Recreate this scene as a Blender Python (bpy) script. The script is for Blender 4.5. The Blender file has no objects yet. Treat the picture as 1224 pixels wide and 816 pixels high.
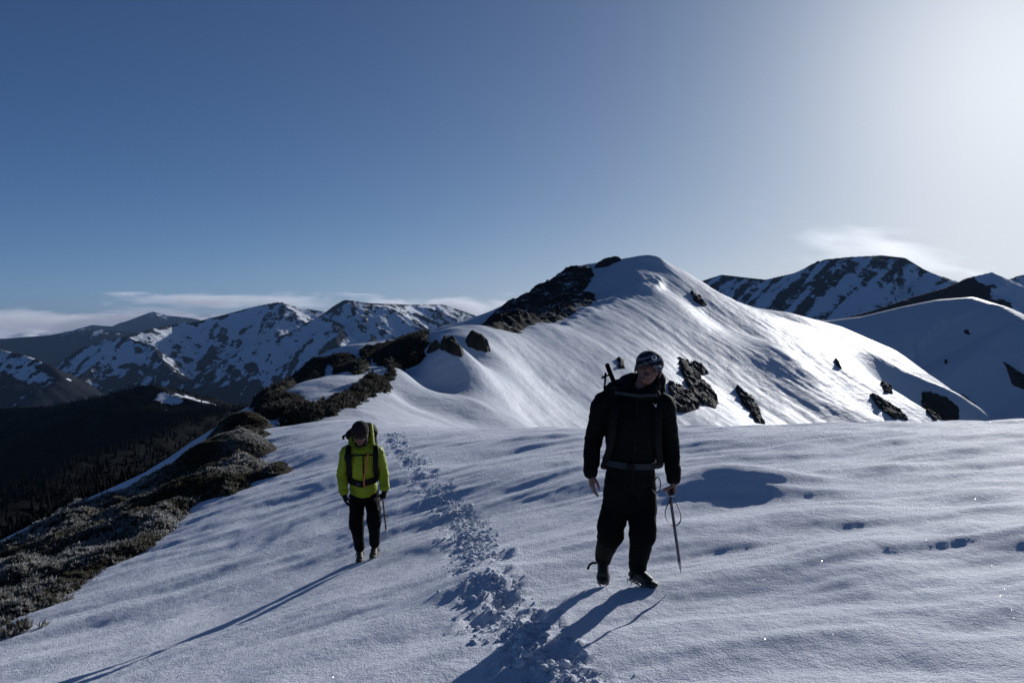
import bpy, bmesh, math, random
import numpy as np
from mathutils import Vector, Matrix
random.seed(7)
RNG = np.random.default_rng(11)
R = math.radians
scene = bpy.context.scene
COL = scene.collection

# ------------------------------------------------------------------ camera
W0, H0 = 1224.0, 816.0
FPX = W0 * 28.0 / 36.0
PITCH = math.atan(38.0 / FPX)
cam_data = bpy.data.cameras.new('camera')
cam_data.lens = 28.0
cam_data.sensor_width = 36.0
cam_data.clip_start = 0.05
cam_data.clip_end = 200000.0
cam = bpy.data.objects.new('camera', cam_data)
COL.objects.link(cam)
cam.location = (0, 0, 0)
cam.rotation_euler = (R(90) - PITCH, 0, 0)
scene.camera = cam

# ------------------------------------------------------------------ sky, sun, exposure
SUN_AZ, SUN_EL = R(33.5), R(15.5)
world = bpy.data.worlds.new('World')
scene.world = world
world.use_nodes = True
wn, wl = world.node_tree.nodes, world.node_tree.links
wn.clear()
sky = wn.new('ShaderNodeTexSky')
sky.sky_type = 'NISHITA'
sky.sun_disc = False
sky.sun_elevation = SUN_EL
sky.sun_rotation = SUN_AZ
sky.altitude = 2000
sky.air_density = 0.4
sky.dust_density = 2.5
sky.ozone_density = 4.0
wbg = wn.new('ShaderNodeBackground')
wbg.inputs['Strength'].default_value = 0.1
wout = wn.new('ShaderNodeOutputWorld')
SUN_DIR = Vector((math.sin(SUN_AZ) * math.cos(SUN_EL), math.cos(SUN_AZ) * math.cos(SUN_EL), math.sin(SUN_EL)))
def wvec(op, a, b=None):
    nd = wn.new('ShaderNodeVectorMath'); nd.operation = op
    for i, v in enumerate((a, b)):
        if v is None: continue
        if isinstance(v, tuple): nd.inputs[i].default_value = v
        else: wl.new(v, nd.inputs[i])
    return nd.outputs['Value'] if op == 'DOT_PRODUCT' else nd.outputs[0]
def wmath(op, a, b=None):
    nd = wn.new('ShaderNodeMath'); nd.operation = op
    for i, v in enumerate((a, b)):
        if v is None: continue
        if isinstance(v, (int, float)): nd.inputs[i].default_value = v
        else: wl.new(v, nd.inputs[i])
    return nd.outputs[0]
# cool white balance, and bright sky that rolls off softly as on film
w0 = wvec('MULTIPLY', sky.outputs[0], (0.83, 0.98, 1.14))
w1 = wvec('DIVIDE', w0, wvec('ADD', wvec('MULTIPLY', w0, (0.1, 0.1, 0.1)), (1.0, 1.0, 1.0)))
# aureole of thin ice haze round the sun
wtc = wn.new('ShaderNodeTexCoord')
wth = wmath('ARCCOSINE', wvec('DOT_PRODUCT', wvec('NORMALIZE', wtc.outputs['Generated']), tuple(SUN_DIR)))
wex = wmath('EXPONENT', wmath('MULTIPLY', wmath('POWER', wmath('DIVIDE', wth, R(11)), 2.0), -1.0))
wcb = wn.new('ShaderNodeCombineXYZ')
for i, k in enumerate((3.15, 3.0, 2.8)):
    wl.new(wmath('MULTIPLY', wex, k), wcb.inputs[i])
wl.new(wvec('ADD', w1, wcb.outputs[0]), wbg.inputs[0])
wl.new(wbg.outputs[0], wout.inputs[0])

sun_data = bpy.data.lights.new('sun', 'SUN')
sun_data.energy = 4.4
sun_data.angle = R(0.5)
sun_data.color = (1.0, 0.985, 0.975)
sun = bpy.data.objects.new('sun', sun_data)
COL.objects.link(sun)
sun.rotation_euler = SUN_DIR.to_track_quat('Z', 'Y').to_euler()
sun.location = SUN_DIR * 50

scene.view_settings.view_transform = 'Standard'
scene.view_settings.look = 'None'
scene.view_settings.gamma = 1.0
scene.view_settings.use_curve_mapping = False
scene.view_settings.exposure = 0.0
scene.render.engine = 'CYCLES'
scene.cycles.use_denoising = True
scene.cycles.max_bounces = 6
scene.cycles.diffuse_bounces = 2
scene.cycles.volume_bounces = 1

# ------------------------------------------------------------------ helpers
def ray(px, py):
    a, b = (px - W0 / 2) / FPX, (H0 / 2 - py) / FPX
    return (a, math.cos(PITCH) + b * math.sin(PITCH), -math.sin(PITCH) + b * math.cos(PITCH))

def at(px, py, d):
    """point seen at picture position px, py standing d metres ahead"""
    r = ray(px, py)
    s = d / r[1]
    return (r[0] * s, d, r[2] * s)

_P = np.random.default_rng(3).permutation(512)
_P = np.concatenate([_P, _P, _P])
_A = np.random.default_rng(5).uniform(0, 2 * np.pi, 512)
_G = np.stack([np.cos(_A), np.sin(_A)], 1)

def perlin(x, y):
    xi, yi = np.floor(x).astype(np.int64), np.floor(y).astype(np.int64)
    xf, yf = x - xi, y - yi
    u, v = xf * xf * xf * (xf * (xf * 6 - 15) + 10), yf * yf * yf * (yf * (yf * 6 - 15) + 10)
    xi &= 511; yi &= 511
    def g(i, j, fx, fy):
        h = _P[_P[i & 511] + (j & 511)]
        gr = _G[h]
        return gr[..., 0] * fx + gr[..., 1] * fy
    a = g(xi, yi, xf, yf); b = g(xi + 1, yi, xf - 1, yf)
    c = g(xi, yi + 1, xf, yf - 1); d = g(xi + 1, yi + 1, xf - 1, yf - 1)
    return (a + u * (b - a) + v * ((c + u * (d - c)) - (a + u * (b - a)))) * 1.5

def fbm(x, y, octaves=4, gain=0.5, lac=2.03, ridged=False):
    s, a, n = 0.0, 1.0, 0.0
    for k in range(octaves):
        p = perlin(x + 17.3 * k, y - 9.1 * k)
        if ridged:
            p = 1 - 2 * np.abs(p)
        s = s + a * p; n += a
        a *= gain; x = x * lac; y = y * lac
    return s / n

def smooth(a, b, x):
    t = np.clip((x - a) / (b - a), 0, 1)
    return t * t * (3 - 2 * t)

class Spline:
    """thin plate surface through points, with a little smoothing"""
    def __init__(self, pts, lam=0.0):
        p = np.array(pts, float)
        self.sc = 1.0 / max(np.ptp(p[:, 0]), np.ptp(p[:, 1]))
        self.c = p[:, :2] * self.sc
        n = len(p)
        d = np.linalg.norm(self.c[:, None] - self.c[None], axis=2)
        K = self.phi(d) + lam * np.eye(n)
        Q = np.hstack([np.ones((n, 1)), self.c])
        M = np.block([[K, Q], [Q.T, np.zeros((3, 3))]])
        w = np.linalg.solve(M, np.concatenate([p[:, 2], np.zeros(3)]))
        self.w, self.a = w[:n], w[n:]
    @staticmethod
    def phi(d):
        return d * d * np.log(np.maximum(d, 1e-9))
    def __call__(self, x, y):
        x, y = np.asarray(x, float) * self.sc, np.asarray(y, float) * self.sc
        r = self.a[0] + self.a[1] * x + self.a[2] * y
        for (cx, cy), w in zip(self.c, self.w):
            d2 = (x - cx) ** 2 + (y - cy) ** 2
            r = r + w * 0.5 * d2 * np.log(np.maximum(d2, 1e-16))
        return r

def link(name, me, mat=None, parent=None, smooth_shade=True):
    o = bpy.data.objects.new(name, me)
    COL.objects.link(o)
    if mat is not None:
        me.materials.append(mat)
    if smooth_shade and len(me.polygons):
        me.polygons.foreach_set('use_smooth', np.ones(len(me.polygons), bool))
    if parent is not None:
        o.parent = parent
    return o

def mesh_np(name, verts, faces):
    """faces: (n,3) or (n,4) array of indices"""
    verts = np.asarray(verts, np.float32); faces = np.asarray(faces, np.int32)
    me = bpy.data.meshes.new(name)
    n, k = faces.shape
    me.vertices.add(len(verts)); me.vertices.foreach_set('co', verts.ravel())
    me.loops.add(n * k); me.loops.foreach_set('vertex_index', faces.ravel())
    me.polygons.add(n)
    me.polygons.foreach_set('loop_start', np.arange(0, n * k, k, dtype=np.int32))
    me.polygons.foreach_set('loop_total', np.full(n, k, np.int32))
    me.update(calc_edges=True)
    return me

def grid_mesh(name, X, Y, Z, keep=None):
    r, c = X.shape
    v = np.stack([X, Y, Z], -1).reshape(-1, 3)
    i = np.arange(r * c).reshape(r, c)
    f = np.stack([i[:-1, :-1], i[:-1, 1:], i[1:, 1:], i[1:, :-1]], -1).reshape(-1, 4)
    if keep is not None:
        k = keep.reshape(-1)
        f = f[k[f].any(1)]
        used = np.zeros(len(v), bool); used[f] = True
        m = np.cumsum(used) - 1
        v = v[used]; f = m[f]
    else:
        used = None
    return mesh_np(name, v, f), used

def set_attr(me, name, vals):
    a = me.attributes.new(name, 'FLOAT', 'POINT')
    a.data.foreach_set('value', np.asarray(vals, np.float32).ravel())

def tag(o, label=None, cat=None, group=None, kind=None):
    if label: o['label'] = label
    if cat: o['category'] = cat
    if group: o['group'] = group
    if kind: o['kind'] = kind
    return o

def hit(px, py, h, d0, d1, n=1500):
    """first point along the sight line that lies on the ground h(x, y)"""
    d = np.geomspace(d0, d1, n)
    r = ray(px, py)
    x, z = r[0] / r[1] * d, r[2] / r[1] * d
    below = z < h(x, d)
    if not below.any():
        return None
    k = int(np.argmax(below))
    return np.array([x[k], d[k], float(h(np.array([x[k]]), np.array([d[k]]))[0])])

# ------------------------------------------------------------------ materials
class NT:
    def __init__(self, name):
        self.m = bpy.data.materials.new(name)
        self.m.use_nodes = True
        self.t = self.m.node_tree
        self.t.nodes.clear()
        self.out = self.t.nodes.new('ShaderNodeOutputMaterial')
    def n(self, kind, **kw):
        nd = self.t.nodes.new('ShaderNode' + kind)
        for k, v in kw.items():
            if k in nd.inputs:
                nd.inputs[k].default_value = v
            else:
                setattr(nd, k, v)
        return nd
    def l(self, a, b):
        self.t.links.new(a, b)
    def obj_coord(self, scale=(1, 1, 1), rot=(0, 0, 0)):
        tc = self.n('TexCoord'); mp = self.n('Mapping')
        mp.inputs['Scale'].default_value = scale
        mp.inputs['Rotation'].default_value = rot
        self.l(tc.outputs['Object'], mp.inputs['Vector'])
        return mp.outputs[0]
    def noise(self, vec, scale, detail=4, rough=0.55):
        nd = self.n('TexNoise', Scale=scale, Detail=detail, Roughness=rough)
        self.l(vec, nd.inputs['Vector'])
        return nd.outputs['Fac']
    def ramp(self, fac, stops):
        nd = self.n('ValToRGB')
        el = nd.color_ramp.elements
        while len(el) < len(stops):
            el.new(0.5)
        for e, (p, c) in zip(el, stops):
            e.position = p
            e.color = (c[0], c[1], c[2], 1) if not isinstance(c, (int, float)) else (c, c, c, 1)
        self.l(fac, nd.inputs[0])
        return nd.outputs[0]
    def mix(self, fac, a, b):
        nd = self.n('Mix', data_type='RGBA')
        self.l(fac, nd.inputs[0])
        for s, v in ((6, a), (7, b)):
            if isinstance(v, tuple):
                nd.inputs[s].default_value = (*v, 1)
            else:
                self.l(v, nd.inputs[s])
        return nd.outputs[2]
    def math(self, op, a, b=None, clamp=False):
        nd = self.n('Math', operation=op, use_clamp=clamp)
        for i, v in enumerate((a, b)):
            if v is None: continue
            if isinstance(v, (int, float)): nd.inputs[i].default_value = v
            else: self.l(v, nd.inputs[i])
        return nd.outputs[0]
    def bump(self, height, strength, dist, normal=None):
        nd = self.n('Bump', Strength=strength, Distance=dist)
        self.l(height, nd.inputs['Height'])
        if normal is not None: self.l(normal, nd.inputs['Normal'])
        return nd.outputs[0]
    def bsdf(self, color, rough=0.6, spec=0.5, normal=None, **kw):
        nd = self.n('BsdfPrincipled')
        for key, v in (('Base Color', color), ('Roughness', rough), ('Specular IOR Level', spec)):
            if isinstance(v, tuple): nd.inputs[key].default_value = (*v, 1)
            elif isinstance(v, (int, float)): nd.inputs[key].default_value = v
            else: self.l(v, nd.inputs[key])
        if normal is not None: self.l(normal, nd.inputs['Normal'])
        for k, v in kw.items(): nd.inputs[k.replace('_', ' ')].default_value = v
        self.l(nd.outputs[0], self.out.inputs[0])
        return nd

SNOW = (0.70, 0.74, 0.80)

def mat_snow_near():
    t = NT('snow_near')
    c = t.obj_coord()
    n1 = t.noise(c, 16, 5, 0.6)
    n2 = t.noise(c, 75, 3, 0.65)
    b1 = t.bump(n1, 0.55, 0.05)
    b2 = t.bump(n2, 0.75, 0.022, b1)
    b = t.bsdf((0.78, 0.82, 0.90), 0.7, 0.03, b2)
    # ice grains that catch the sun one by one
    vo = t.n('TexVoronoi', Scale=260.0)
    t.l(c, vo.inputs['Vector'])
    geo = t.n('NewGeometry')
    rv = t.n('VectorMath', operation='SUBTRACT'); rv.inputs[1].default_value = (0.5, 0.5, 0.5)
    t.l(vo.outputs['Color'], rv.inputs[0])
    sc = t.n('VectorMath', operation='SCALE'); sc.inputs['Scale'].default_value = 1.5
    t.l(rv.outputs[0], sc.inputs[0])
    ad = t.n('VectorMath', operation='ADD')
    t.l(sc.outputs[0], ad.inputs[0]); t.l(geo.outputs['Normal'], ad.inputs[1])
    nm = t.n('VectorMath', operation='NORMALIZE'); t.l(ad.outputs[0], nm.inputs[0])
    gl = t.n('BsdfGlossy', Roughness=0.2); t.l(nm.outputs[0], gl.inputs['Normal'])
    gl.inputs['Color'].default_value = (0.22, 0.22, 0.23, 1)
    wnz = t.n('TexWhiteNoise'); t.l(vo.outputs['Position'], wnz.inputs['Vector'])
    pick = t.math('GREATER_THAN', wnz.outputs['Value'], 0.992)
    core = t.math('LESS_THAN', vo.outputs['Distance'], 0.33)
    fac = t.math('MULTIPLY', pick, core)
    mx = t.n('MixShader')
    t.l(fac, mx.inputs[0]); t.l(b.outputs[0], mx.inputs[1]); t.l(gl.outputs[0], mx.inputs[2])
    t.l(mx.outputs[0], t.out.inputs[0])
    return t.m

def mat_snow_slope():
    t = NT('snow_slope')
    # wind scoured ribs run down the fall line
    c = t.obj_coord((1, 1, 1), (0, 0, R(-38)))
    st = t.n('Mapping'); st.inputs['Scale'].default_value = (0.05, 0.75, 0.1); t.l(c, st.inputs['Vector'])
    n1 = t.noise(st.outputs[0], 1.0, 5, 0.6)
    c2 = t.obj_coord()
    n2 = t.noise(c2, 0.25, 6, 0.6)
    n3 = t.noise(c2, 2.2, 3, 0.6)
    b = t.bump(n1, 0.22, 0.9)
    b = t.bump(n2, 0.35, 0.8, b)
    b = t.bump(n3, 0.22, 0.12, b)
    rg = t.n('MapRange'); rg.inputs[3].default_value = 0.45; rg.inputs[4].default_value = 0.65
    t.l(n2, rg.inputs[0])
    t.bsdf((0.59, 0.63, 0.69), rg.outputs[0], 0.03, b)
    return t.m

def mat_snow_rock(name, rock=(0.045, 0.042, 0.04), rough_scale=0.02, snow=SNOW, lo=0.42, hi=0.58, streak=None, amp=0.5):
    """mountain flank: snow cover attribute broken up by noise"""
    t = NT(name)
    at_ = t.n('Attribute', attribute_name='snow')
    c = t.obj_coord()
    if streak:
        c = t.obj_coord(streak[0], streak[1])
    n1 = t.noise(c, rough_scale, 7, 0.65)
    n2 = t.noise(t.obj_coord(), rough_scale * 6, 4, 0.6)
    s = t.math('MULTIPLY', t.math('SUBTRACT', n1, 0.5), amp * 2)
    s2 = t.math('MULTIPLY', t.math('SUBTRACT', n2, 0.5), amp)
    f = t.math('ADD', t.math('ADD', at_.outputs['Fac'], s), s2)
    m = t.ramp(f, [(lo, 0.0), (hi, 1.0)])
    rc = t.ramp(n2, [(0.3, tuple(v * 0.55 for v in rock)), (0.7, tuple(v * 1.5 for v in rock))])
    col = t.mix(m, rc, snow)
    bp = t.bump(n2, 0.5, 1.2 / rough_scale * 0.05)
    t.bsdf(col, 0.85, 0.03, bp)
    return t.m

def mat_rock(name, col=(0.06, 0.055, 0.05), scale=1.0, lichen=(0.10, 0.09, 0.06)):
    t = NT(name)
    c = t.obj_coord()
    n1 = t.noise(c, 0.8 * scale, 7, 0.65)
    n2 = t.noise(c, 5 * scale, 5, 0.6)
    cc = t.ramp(n1, [(0.3, tuple(v * 0.5 for v in col)), (0.55, col), (0.72, lichen)])
    b = t.bump(n1, 0.8, 0.5 / scale)
    b = t.bump(n2, 0.7, 0.12 / scale, b)
    t.bsdf(cc, 0.85, 0.25, b)
    return t.m
# ------------------------------------------------------------------ the snowfield underfoot
GP = [at(*p) for p in [
    (745, 703, 5.85), (437, 672, 9.6), (612, 816, 4.23), (1224, 816, 3.77), (0, 816, 7.2), (0, 752, 9.6), (100, 705, 11.0),
    (200, 650, 13.2), (270, 600, 15.8), (340, 560, 18.5), (335, 512, 25.0), (400, 503, 26.0), (500, 509, 24.5), (612, 513, 22.0),
    (800, 511, 19.5), (1000, 507, 18.0), (1224, 505, 16.5), (612, 650, 7.7), (1000, 650, 6.4), (1224, 650, 6.0),
    (612, 570, 12.4), (1000, 570, 9.6), (1224, 570, 8.8), (460, 575, 15.0), (300, 720, 8.8),
    (0, 655, 18.0), (100, 610, 19.5), (200, 565, 21.5), (290, 518, 25.0)]]
GP += [(0, 0, -1.74), (0, -5, -1.6), (7, -5, -1.1), (-7, -5, -2.7), (8, 4, -1.25), (14, 12, -1.6), (-9, 6, -4.3), (-16, 11, -7.6),
       (-20, 22, -9.5), (-15, 30, -7.5), (-10, 40, -7.4), (0, 30, -5.5), (8, 28, -5.2), (16, 26, -4.8), (0, 42, -8.6), (14, 42, -9.0), (28, 40, -8.5), (0, 60, -14.5), (25, 60, -15),
       (-14, 60, -11.5), (24, 20, -3.0), (-25, 0, -11), (-35, 40, -19), (-30, 60, -22), (40, 60, -15), (40, 30, -6.5), (30, 0, -.6), (-38, 10, -19)]
SA = Spline(GP, 2e-4)

def aniso(x, y, az, along, across):
    ca, sa = math.sin(az), math.cos(az)
    u = (x * ca + y * sa) / along
    v = (-x * sa + y * ca) / across
    return u, v

# the trodden line
TRAIL_PX = [(468, 522, 21), (480, 540, 18.5), (500, 560, 16), (528, 598, 12.3), (548, 622, 10.8), (560, 640, 9.8), (575, 665, 8.6), (578, 690, 7.6),
            (585, 715, 6.9), (600, 735, 6.35), (620, 760, 5.7), (640, 790, 5.0), (672, 812, 4.3), (690, 850, 3.4)]
TR = np.array([hit(p[0], p[1], SA, 2.5, 40)[:2] for p in TRAIL_PX])
_seg = np.linalg.norm(np.diff(TR, axis=0), axis=1)
_cum = np.concatenate([[0], np.cumsum(_seg)])
FEET = []
_rs = np.random.default_rng(21)
s_ = 0.3
side = 1
while s_ < _cum[-1]:
    cx = np.interp(s_, _cum, TR[:, 0]); cy = np.interp(s_, _cum, TR[:, 1])
    ex = np.interp(s_ + .3, _cum, TR[:, 0]) - np.interp(s_ - .3, _cum, TR[:, 0])
    ey = np.interp(s_ + .3, _cum, TR[:, 1]) - np.interp(s_ - .3, _cum, TR[:, 1])
    L = math.hypot(ex, ey) or 1
    ex, ey = ex / L, ey / L
    w = 0.13 + _rs.uniform(-.05, .07)
    FEET.append((cx - ey * w * side, cy + ex * w * side, math.atan2(ey, ex) + _rs.uniform(-.3, .3), _rs.uniform(.7, 1.25)))
    side = -side
    s_ += _rs.uniform(.28, .45)

def trail_dist(x, y):
    d = np.full(np.shape(x), 1e9)
    for a, b in zip(TR[:-1], TR[1:]):
        ab = b - a
        t = np.clip(((x - a[0]) * ab[0] + (y - a[1]) * ab[1]) / (ab @ ab), 0, 1)
        d = np.minimum(d, np.hypot(x - a[0] - t * ab[0], y - a[1] - t * ab[1]))
    return d

# wind mounds with a steep lee side: x, y, height, half length, half width, azimuth of the long axis
MOUNDS = []
def mound(px, py, d, hgt, ln, wd, az):
    p = hit(px, py, SA, 2.5, 40)
    if p is None: p = at(px, py, d)
    MOUNDS.append((p[0], p[1], hgt, ln, wd, az))
mound(868, 586, 10.9, .26, .82, .46, R(84))
mound(1000, 568, 12.4, .12, .8, .5, R(86))
mound(1055, 688, 5.8, .085, .55, .36, R(85))
mound(1150, 640, 7.4, .03, .9, .55, R(84))
mound(960, 640, 7.0, .03, .8, .45, R(80))
mound(1000, 610, 8.2, .07, .7, .45, R(84))
mound(725, 575, 14.5, .08, .8, .5, R(75))
mound(640, 560, 16, .07, 1.2, .5, R(70))
mound(575, 700, 7.2, .11, .55, .30, R(72))
mound(520, 655, 9.2, .06, .45, .28, R(66))
mound(400, 575, 15.5, .13, 1.6, .5, R(58))
mound(430, 535, 20, .17, 2.2, .7, R(56))
mound(480, 575, 15.2, .11, .9, .4, R(62))
mound(640, 530, 22, .15, 2.0, .8, R(80))
mound(1000, 530, 20, .10, 1.8, .8, R(86))
mound(1150, 535, 18, .08, 1.6, .6, R(88))

def h_ground(x, y, fine=True):
    x = np.asarray(x, float); y = np.asarray(y, float)
    z = SA(x, y)
    if not fine:
        return z
    dist = np.hypot(x, y)
    left = smooth(1.5, -2.5, x)
    wx = x + .5 * perlin(x * .35, y * .35); wy = y + .5 * perlin(x * .35 + 40, y * .35)
    for az, wgt in ((R(58), left), (R(82), 1 - left)):
        u, v = aniso(wx, wy, az, 2.6, 0.75)
        a = fbm(u, v, 3, .45)
        z = z + wgt * ((0.12 if az > 1.2 else .10) * a * (0.45 + 0.55 * smooth(2, 9, dist)))
        u, v = aniso(wx, wy, az, .75, .24)
        z = z + wgt * 0.011 * fbm(u + 31, v, 2)
    z = z + 0.010 * fbm(x * 4.1, y * 4.1, 3, .6)
    z = z + 0.0042 * fbm(x * 13.0, y * 13.0, 2, .6)
    z = z + 0.10 * fbm(x * .13, y * .13, 2)
    for (mx, my, hg, ln, wd, az) in MOUNDS:
        u, v = aniso(x - mx, y - my, az, ln, wd)
        v = v + .35 * u * u * .6
        v = v + .25 * perlin(x * 1.3 + mx, y * 1.3)
        prof = np.where(v > 0, np.exp(-np.minimum((v / 2.0) ** 2, 40)), np.exp(-np.minimum((v / 1.0) ** 2, 40)))
        z = z + hg * prof * np.exp(-np.minimum(u * u, 40))
    td = trail_dist(x, y)
    ch = smooth(.34, .05, td + .3 * perlin(x * 2, y * 2)) * smooth(-.35, .25, perlin(x * 1.1 + 9, y * 1.1))
    z = z + ch * (.45 + .55 * smooth(9, 6, y)) * (0.034 * fbm(x * 5, y * 5, 4, .7) + .018 * fbm(x * 17, y * 17, 2, .7))
    for (fx, fy, fa, fs) in FEET:
        m = (np.abs(x - fx) < .6) & (np.abs(y - fy) < .6)
        if not m.any(): continue
        dx, dy = x[m] - fx, y[m] - fy
        u = (dx * math.cos(fa) + dy * math.sin(fa)) / (.17 * fs)
        v = (-dx * math.sin(fa) + dy * math.cos(fa)) / (.095 * fs)
        q = np.sqrt(u * u + v * v) + .55 * perlin(x[m] * 7 + fx, y[m] * 7)
        z[m] += fs * (.5 if fy > 7.5 else .75) * (-.042 * smooth(1.3, .2, q) + .03 * np.exp(-((q - 1.4) / .4) ** 2) * (.4 + 1.6 * perlin(x[m] * 11, y[m] * 11)))
    return z

def build_ground(mat):
    yb = np.concatenate([np.linspace(-5, 2.2, 40)[:-1], np.geomspace(2.2 + 3, 63, 470) - 3])
    s = np.concatenate([np.linspace(-2.6, -1.02, 60)[:-1], np.linspace(-1.02, 0.95, 660), np.linspace(.95, 2.2, 50)[1:]])
    Y, S = np.meshgrid(yb, s, indexing='ij')
    X = S * (Y + 8.0) * .82
    Z = h_ground(X, Y)
    me, _ = grid_mesh('snow_ground', X, Y, Z)
    o = link('snow_ground', me, mat)
    return tag(o, 'wind rippled snowfield with boot track under the hikers', kind='structure')

M_SNOW = mat_snow_near()
build_ground(M_SNOW)

# ------------------------------------------------------------------ the peak and its ridge
BP = [at(*p) for p in [
    # spur crest rising from the snowfield to the cornice
    (430, 492, 68), (458, 464, 92), (500, 430, 112), (525, 413, 120), (560, 407, 131), (600, 401, 145), (650, 389, 170), (700, 373, 200), (740, 359, 222), (775, 343, 240),
    # basin and rock face behind the spur
    (600, 401, 185), (650, 392, 212), (700, 364, 236), (735, 351, 245), (700, 336, 262), (720, 323, 271), (765, 325, 262), (772, 313, 273), (600, 366, 258), (640, 346, 270), (690, 320, 284), (740, 309, 281), (560, 381, 250), (520, 394, 240), (740, 332, 257),
    # summit and right skyline
    (786, 308, 277), (800, 316, 280), (820, 327, 287), (840, 339, 290), (880, 362, 298), (920, 376, 304), (960, 387, 309), (1000, 402, 314), (1050, 426, 318), (1100, 452, 318), (1145, 474, 312),
    # sunlit face
    (800, 346, 255), (570, 505, 94), (640, 505, 112), (700, 505, 128), (800, 500, 151), (900, 505, 174), (1000, 500, 215), (1060, 500, 232), (1110, 492, 262), (552, 428, 121), (562, 452, 111), (566, 480, 101), (640, 450, 138), (640, 480, 122), (520, 440, 121), (515, 470, 108), (480, 480, 94), (500, 455, 112), (700, 430, 160),
    (760, 400, 194), (800, 430, 186), (900, 430, 226), (850, 380, 250), (950, 420, 253), (950, 460, 223), (1000, 450, 250), (1050, 455, 272), (860, 470, 186), (720, 395, 186), (780, 370, 222),
    # shaded side below the skyline to the left
    (500, 402, 232), (470, 410, 224), (420, 420, 214), (380, 429, 208), (340, 460, 190), (300, 488, 172), (450, 430, 172), (400, 460, 140), (360, 492, 116), (420, 472, 84), (480, 442, 106), (380, 492, 70), (345, 512, 60)]]
BP += [(-40, 300, -60), (0, 330, -45), (60, 340, -25), (110, 370, -45), (180, 360, -70), (50, 310, 6), (20, 310, -12), (-15, 290, -20), (160, 300, -48), (150, 240, -48), (80, 140, -32), (110, 190, -38), (40, 90, -24), (0, 60, -14), (0, 45, -12), (40, 45, -20), (-60, 60, -38), (-80, 120, -50), (-90, 200, -62), (-50, 130, -28), (-90, 300, -100), (200, 200, -60), (120, 100, -42)]
SB = Spline(BP, 1e-6)

def seg_field(x, y, P):
    best = np.full(np.shape(x), 1e9); side = np.zeros(np.shape(x)); tt = np.zeros(np.shape(x))
    n = len(P) - 1
    for i, (a, b) in enumerate(zip(P[:-1], P[1:])):
        ab = b - a; L2 = ab @ ab
        t = np.clip(((x - a[0]) * ab[0] + (y - a[1]) * ab[1]) / L2, 0, 1)
        d = np.hypot(x - a[0] - t * ab[0], y - a[1] - t * ab[1])
        sg = np.sign((x - a[0]) * ab[1] - (y - a[1]) * ab[0])      # + to the right of the line
        m = d < best
        best = np.where(m, d, best); side = np.where(m, sg, side); tt = np.where(m, (i + t) / n, tt)
    return best * side, tt

RIB = np.array([at(*p)[:2] for p in [(878, 390, 248), (925, 425, 238), (975, 462, 228), (1020, 500, 216)]])
LIP = np.array([at(*p)[:2] for p in [(600, 401, 146), (650, 389, 170), (700, 373, 200), (740, 359, 222), (775, 343, 240), (786, 330, 254), (784, 318, 268)]])

CREST = np.array([at(*p)[:2] for p in [(742, 309, 281), (770, 308, 279), (788, 308, 278), (800, 316, 280), (820, 327, 287), (840, 339, 290), (880, 362, 298), (920, 376, 304), (960, 387, 309), (1000, 402, 314)]])

def h_peak(x, y, fine=True):
    z = SB(x, y)
    s, t = seg_field(x, y, CREST)
    z = z + (1.5 * np.exp(-np.abs(s) / 4.5) - .9 * np.exp(-(s / 18) ** 2)) * smooth(0, .12, t) * smooth(1, .7, t)
    s, t = seg_field(x, y, RIB)
    z = z + 6.5 * smooth(0, .5, t) * np.where(s > 0, np.exp(-np.minimum((s / 22) ** 2, 40)), np.exp(-np.minimum((s / 8) ** 2, 40)))
    s, t = seg_field(x, y, LIP)
    w = smooth(0, .35, t) * smooth(1.0, .8, t)
    z = z + w * (1.0 + 1.3 * smooth(.55, .75, t)) * np.where(s > 0, np.exp(-np.minimum((s / 2.2) ** 2, 40)), np.exp(-np.minimum((s / 9) ** 2, 40))) * (.7 + .6 * perlin(x * .12, y * .12) + .5 * perlin(x * .4, y * .4))
    if fine:
        z = z + .9 * fbm(x * .035, y * .035, 4, .5) + .12 * fbm(x * .3, y * .3, 3)
        u, v = aniso(x, y, R(128), 30, 3.2)
        z = z + .22 * fbm(u, v, 3, .5)
    return z

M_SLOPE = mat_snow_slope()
xs = np.arange(-95, 185, .75); ys = np.arange(44, 372, .75)
Xb, Yb = np.meshgrid(xs, ys)
Zb = h_peak(Xb, Yb)
me, _ = grid_mesh('snow_peak', Xb, Yb, Zb)
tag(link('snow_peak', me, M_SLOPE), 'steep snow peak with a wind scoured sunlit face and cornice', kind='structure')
# ------------------------------------------------------------------ ridges and ranges further off
def poly_dist(X, Y, P):
    """distance to a polyline with heights and the height at the nearest point"""
    best = np.full(X.shape, 1e12); zb = np.zeros(X.shape)
    for a, b in zip(P[:-1], P[1:]):
        ab = b[:2] - a[:2]
        t = np.clip(((X - a[0]) * ab[0] + (Y - a[1]) * ab[1]) / max(ab @ ab, 1e-9), 0, 1)
        d = np.hypot(X - a[0] - t * ab[0], Y - a[1] - t * ab[1])
        m = d < best
        best = np.where(m, d, best); zb = np.where(m, a[2] + t * (b[2] - a[2]), zb)
    return best, zb

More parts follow.
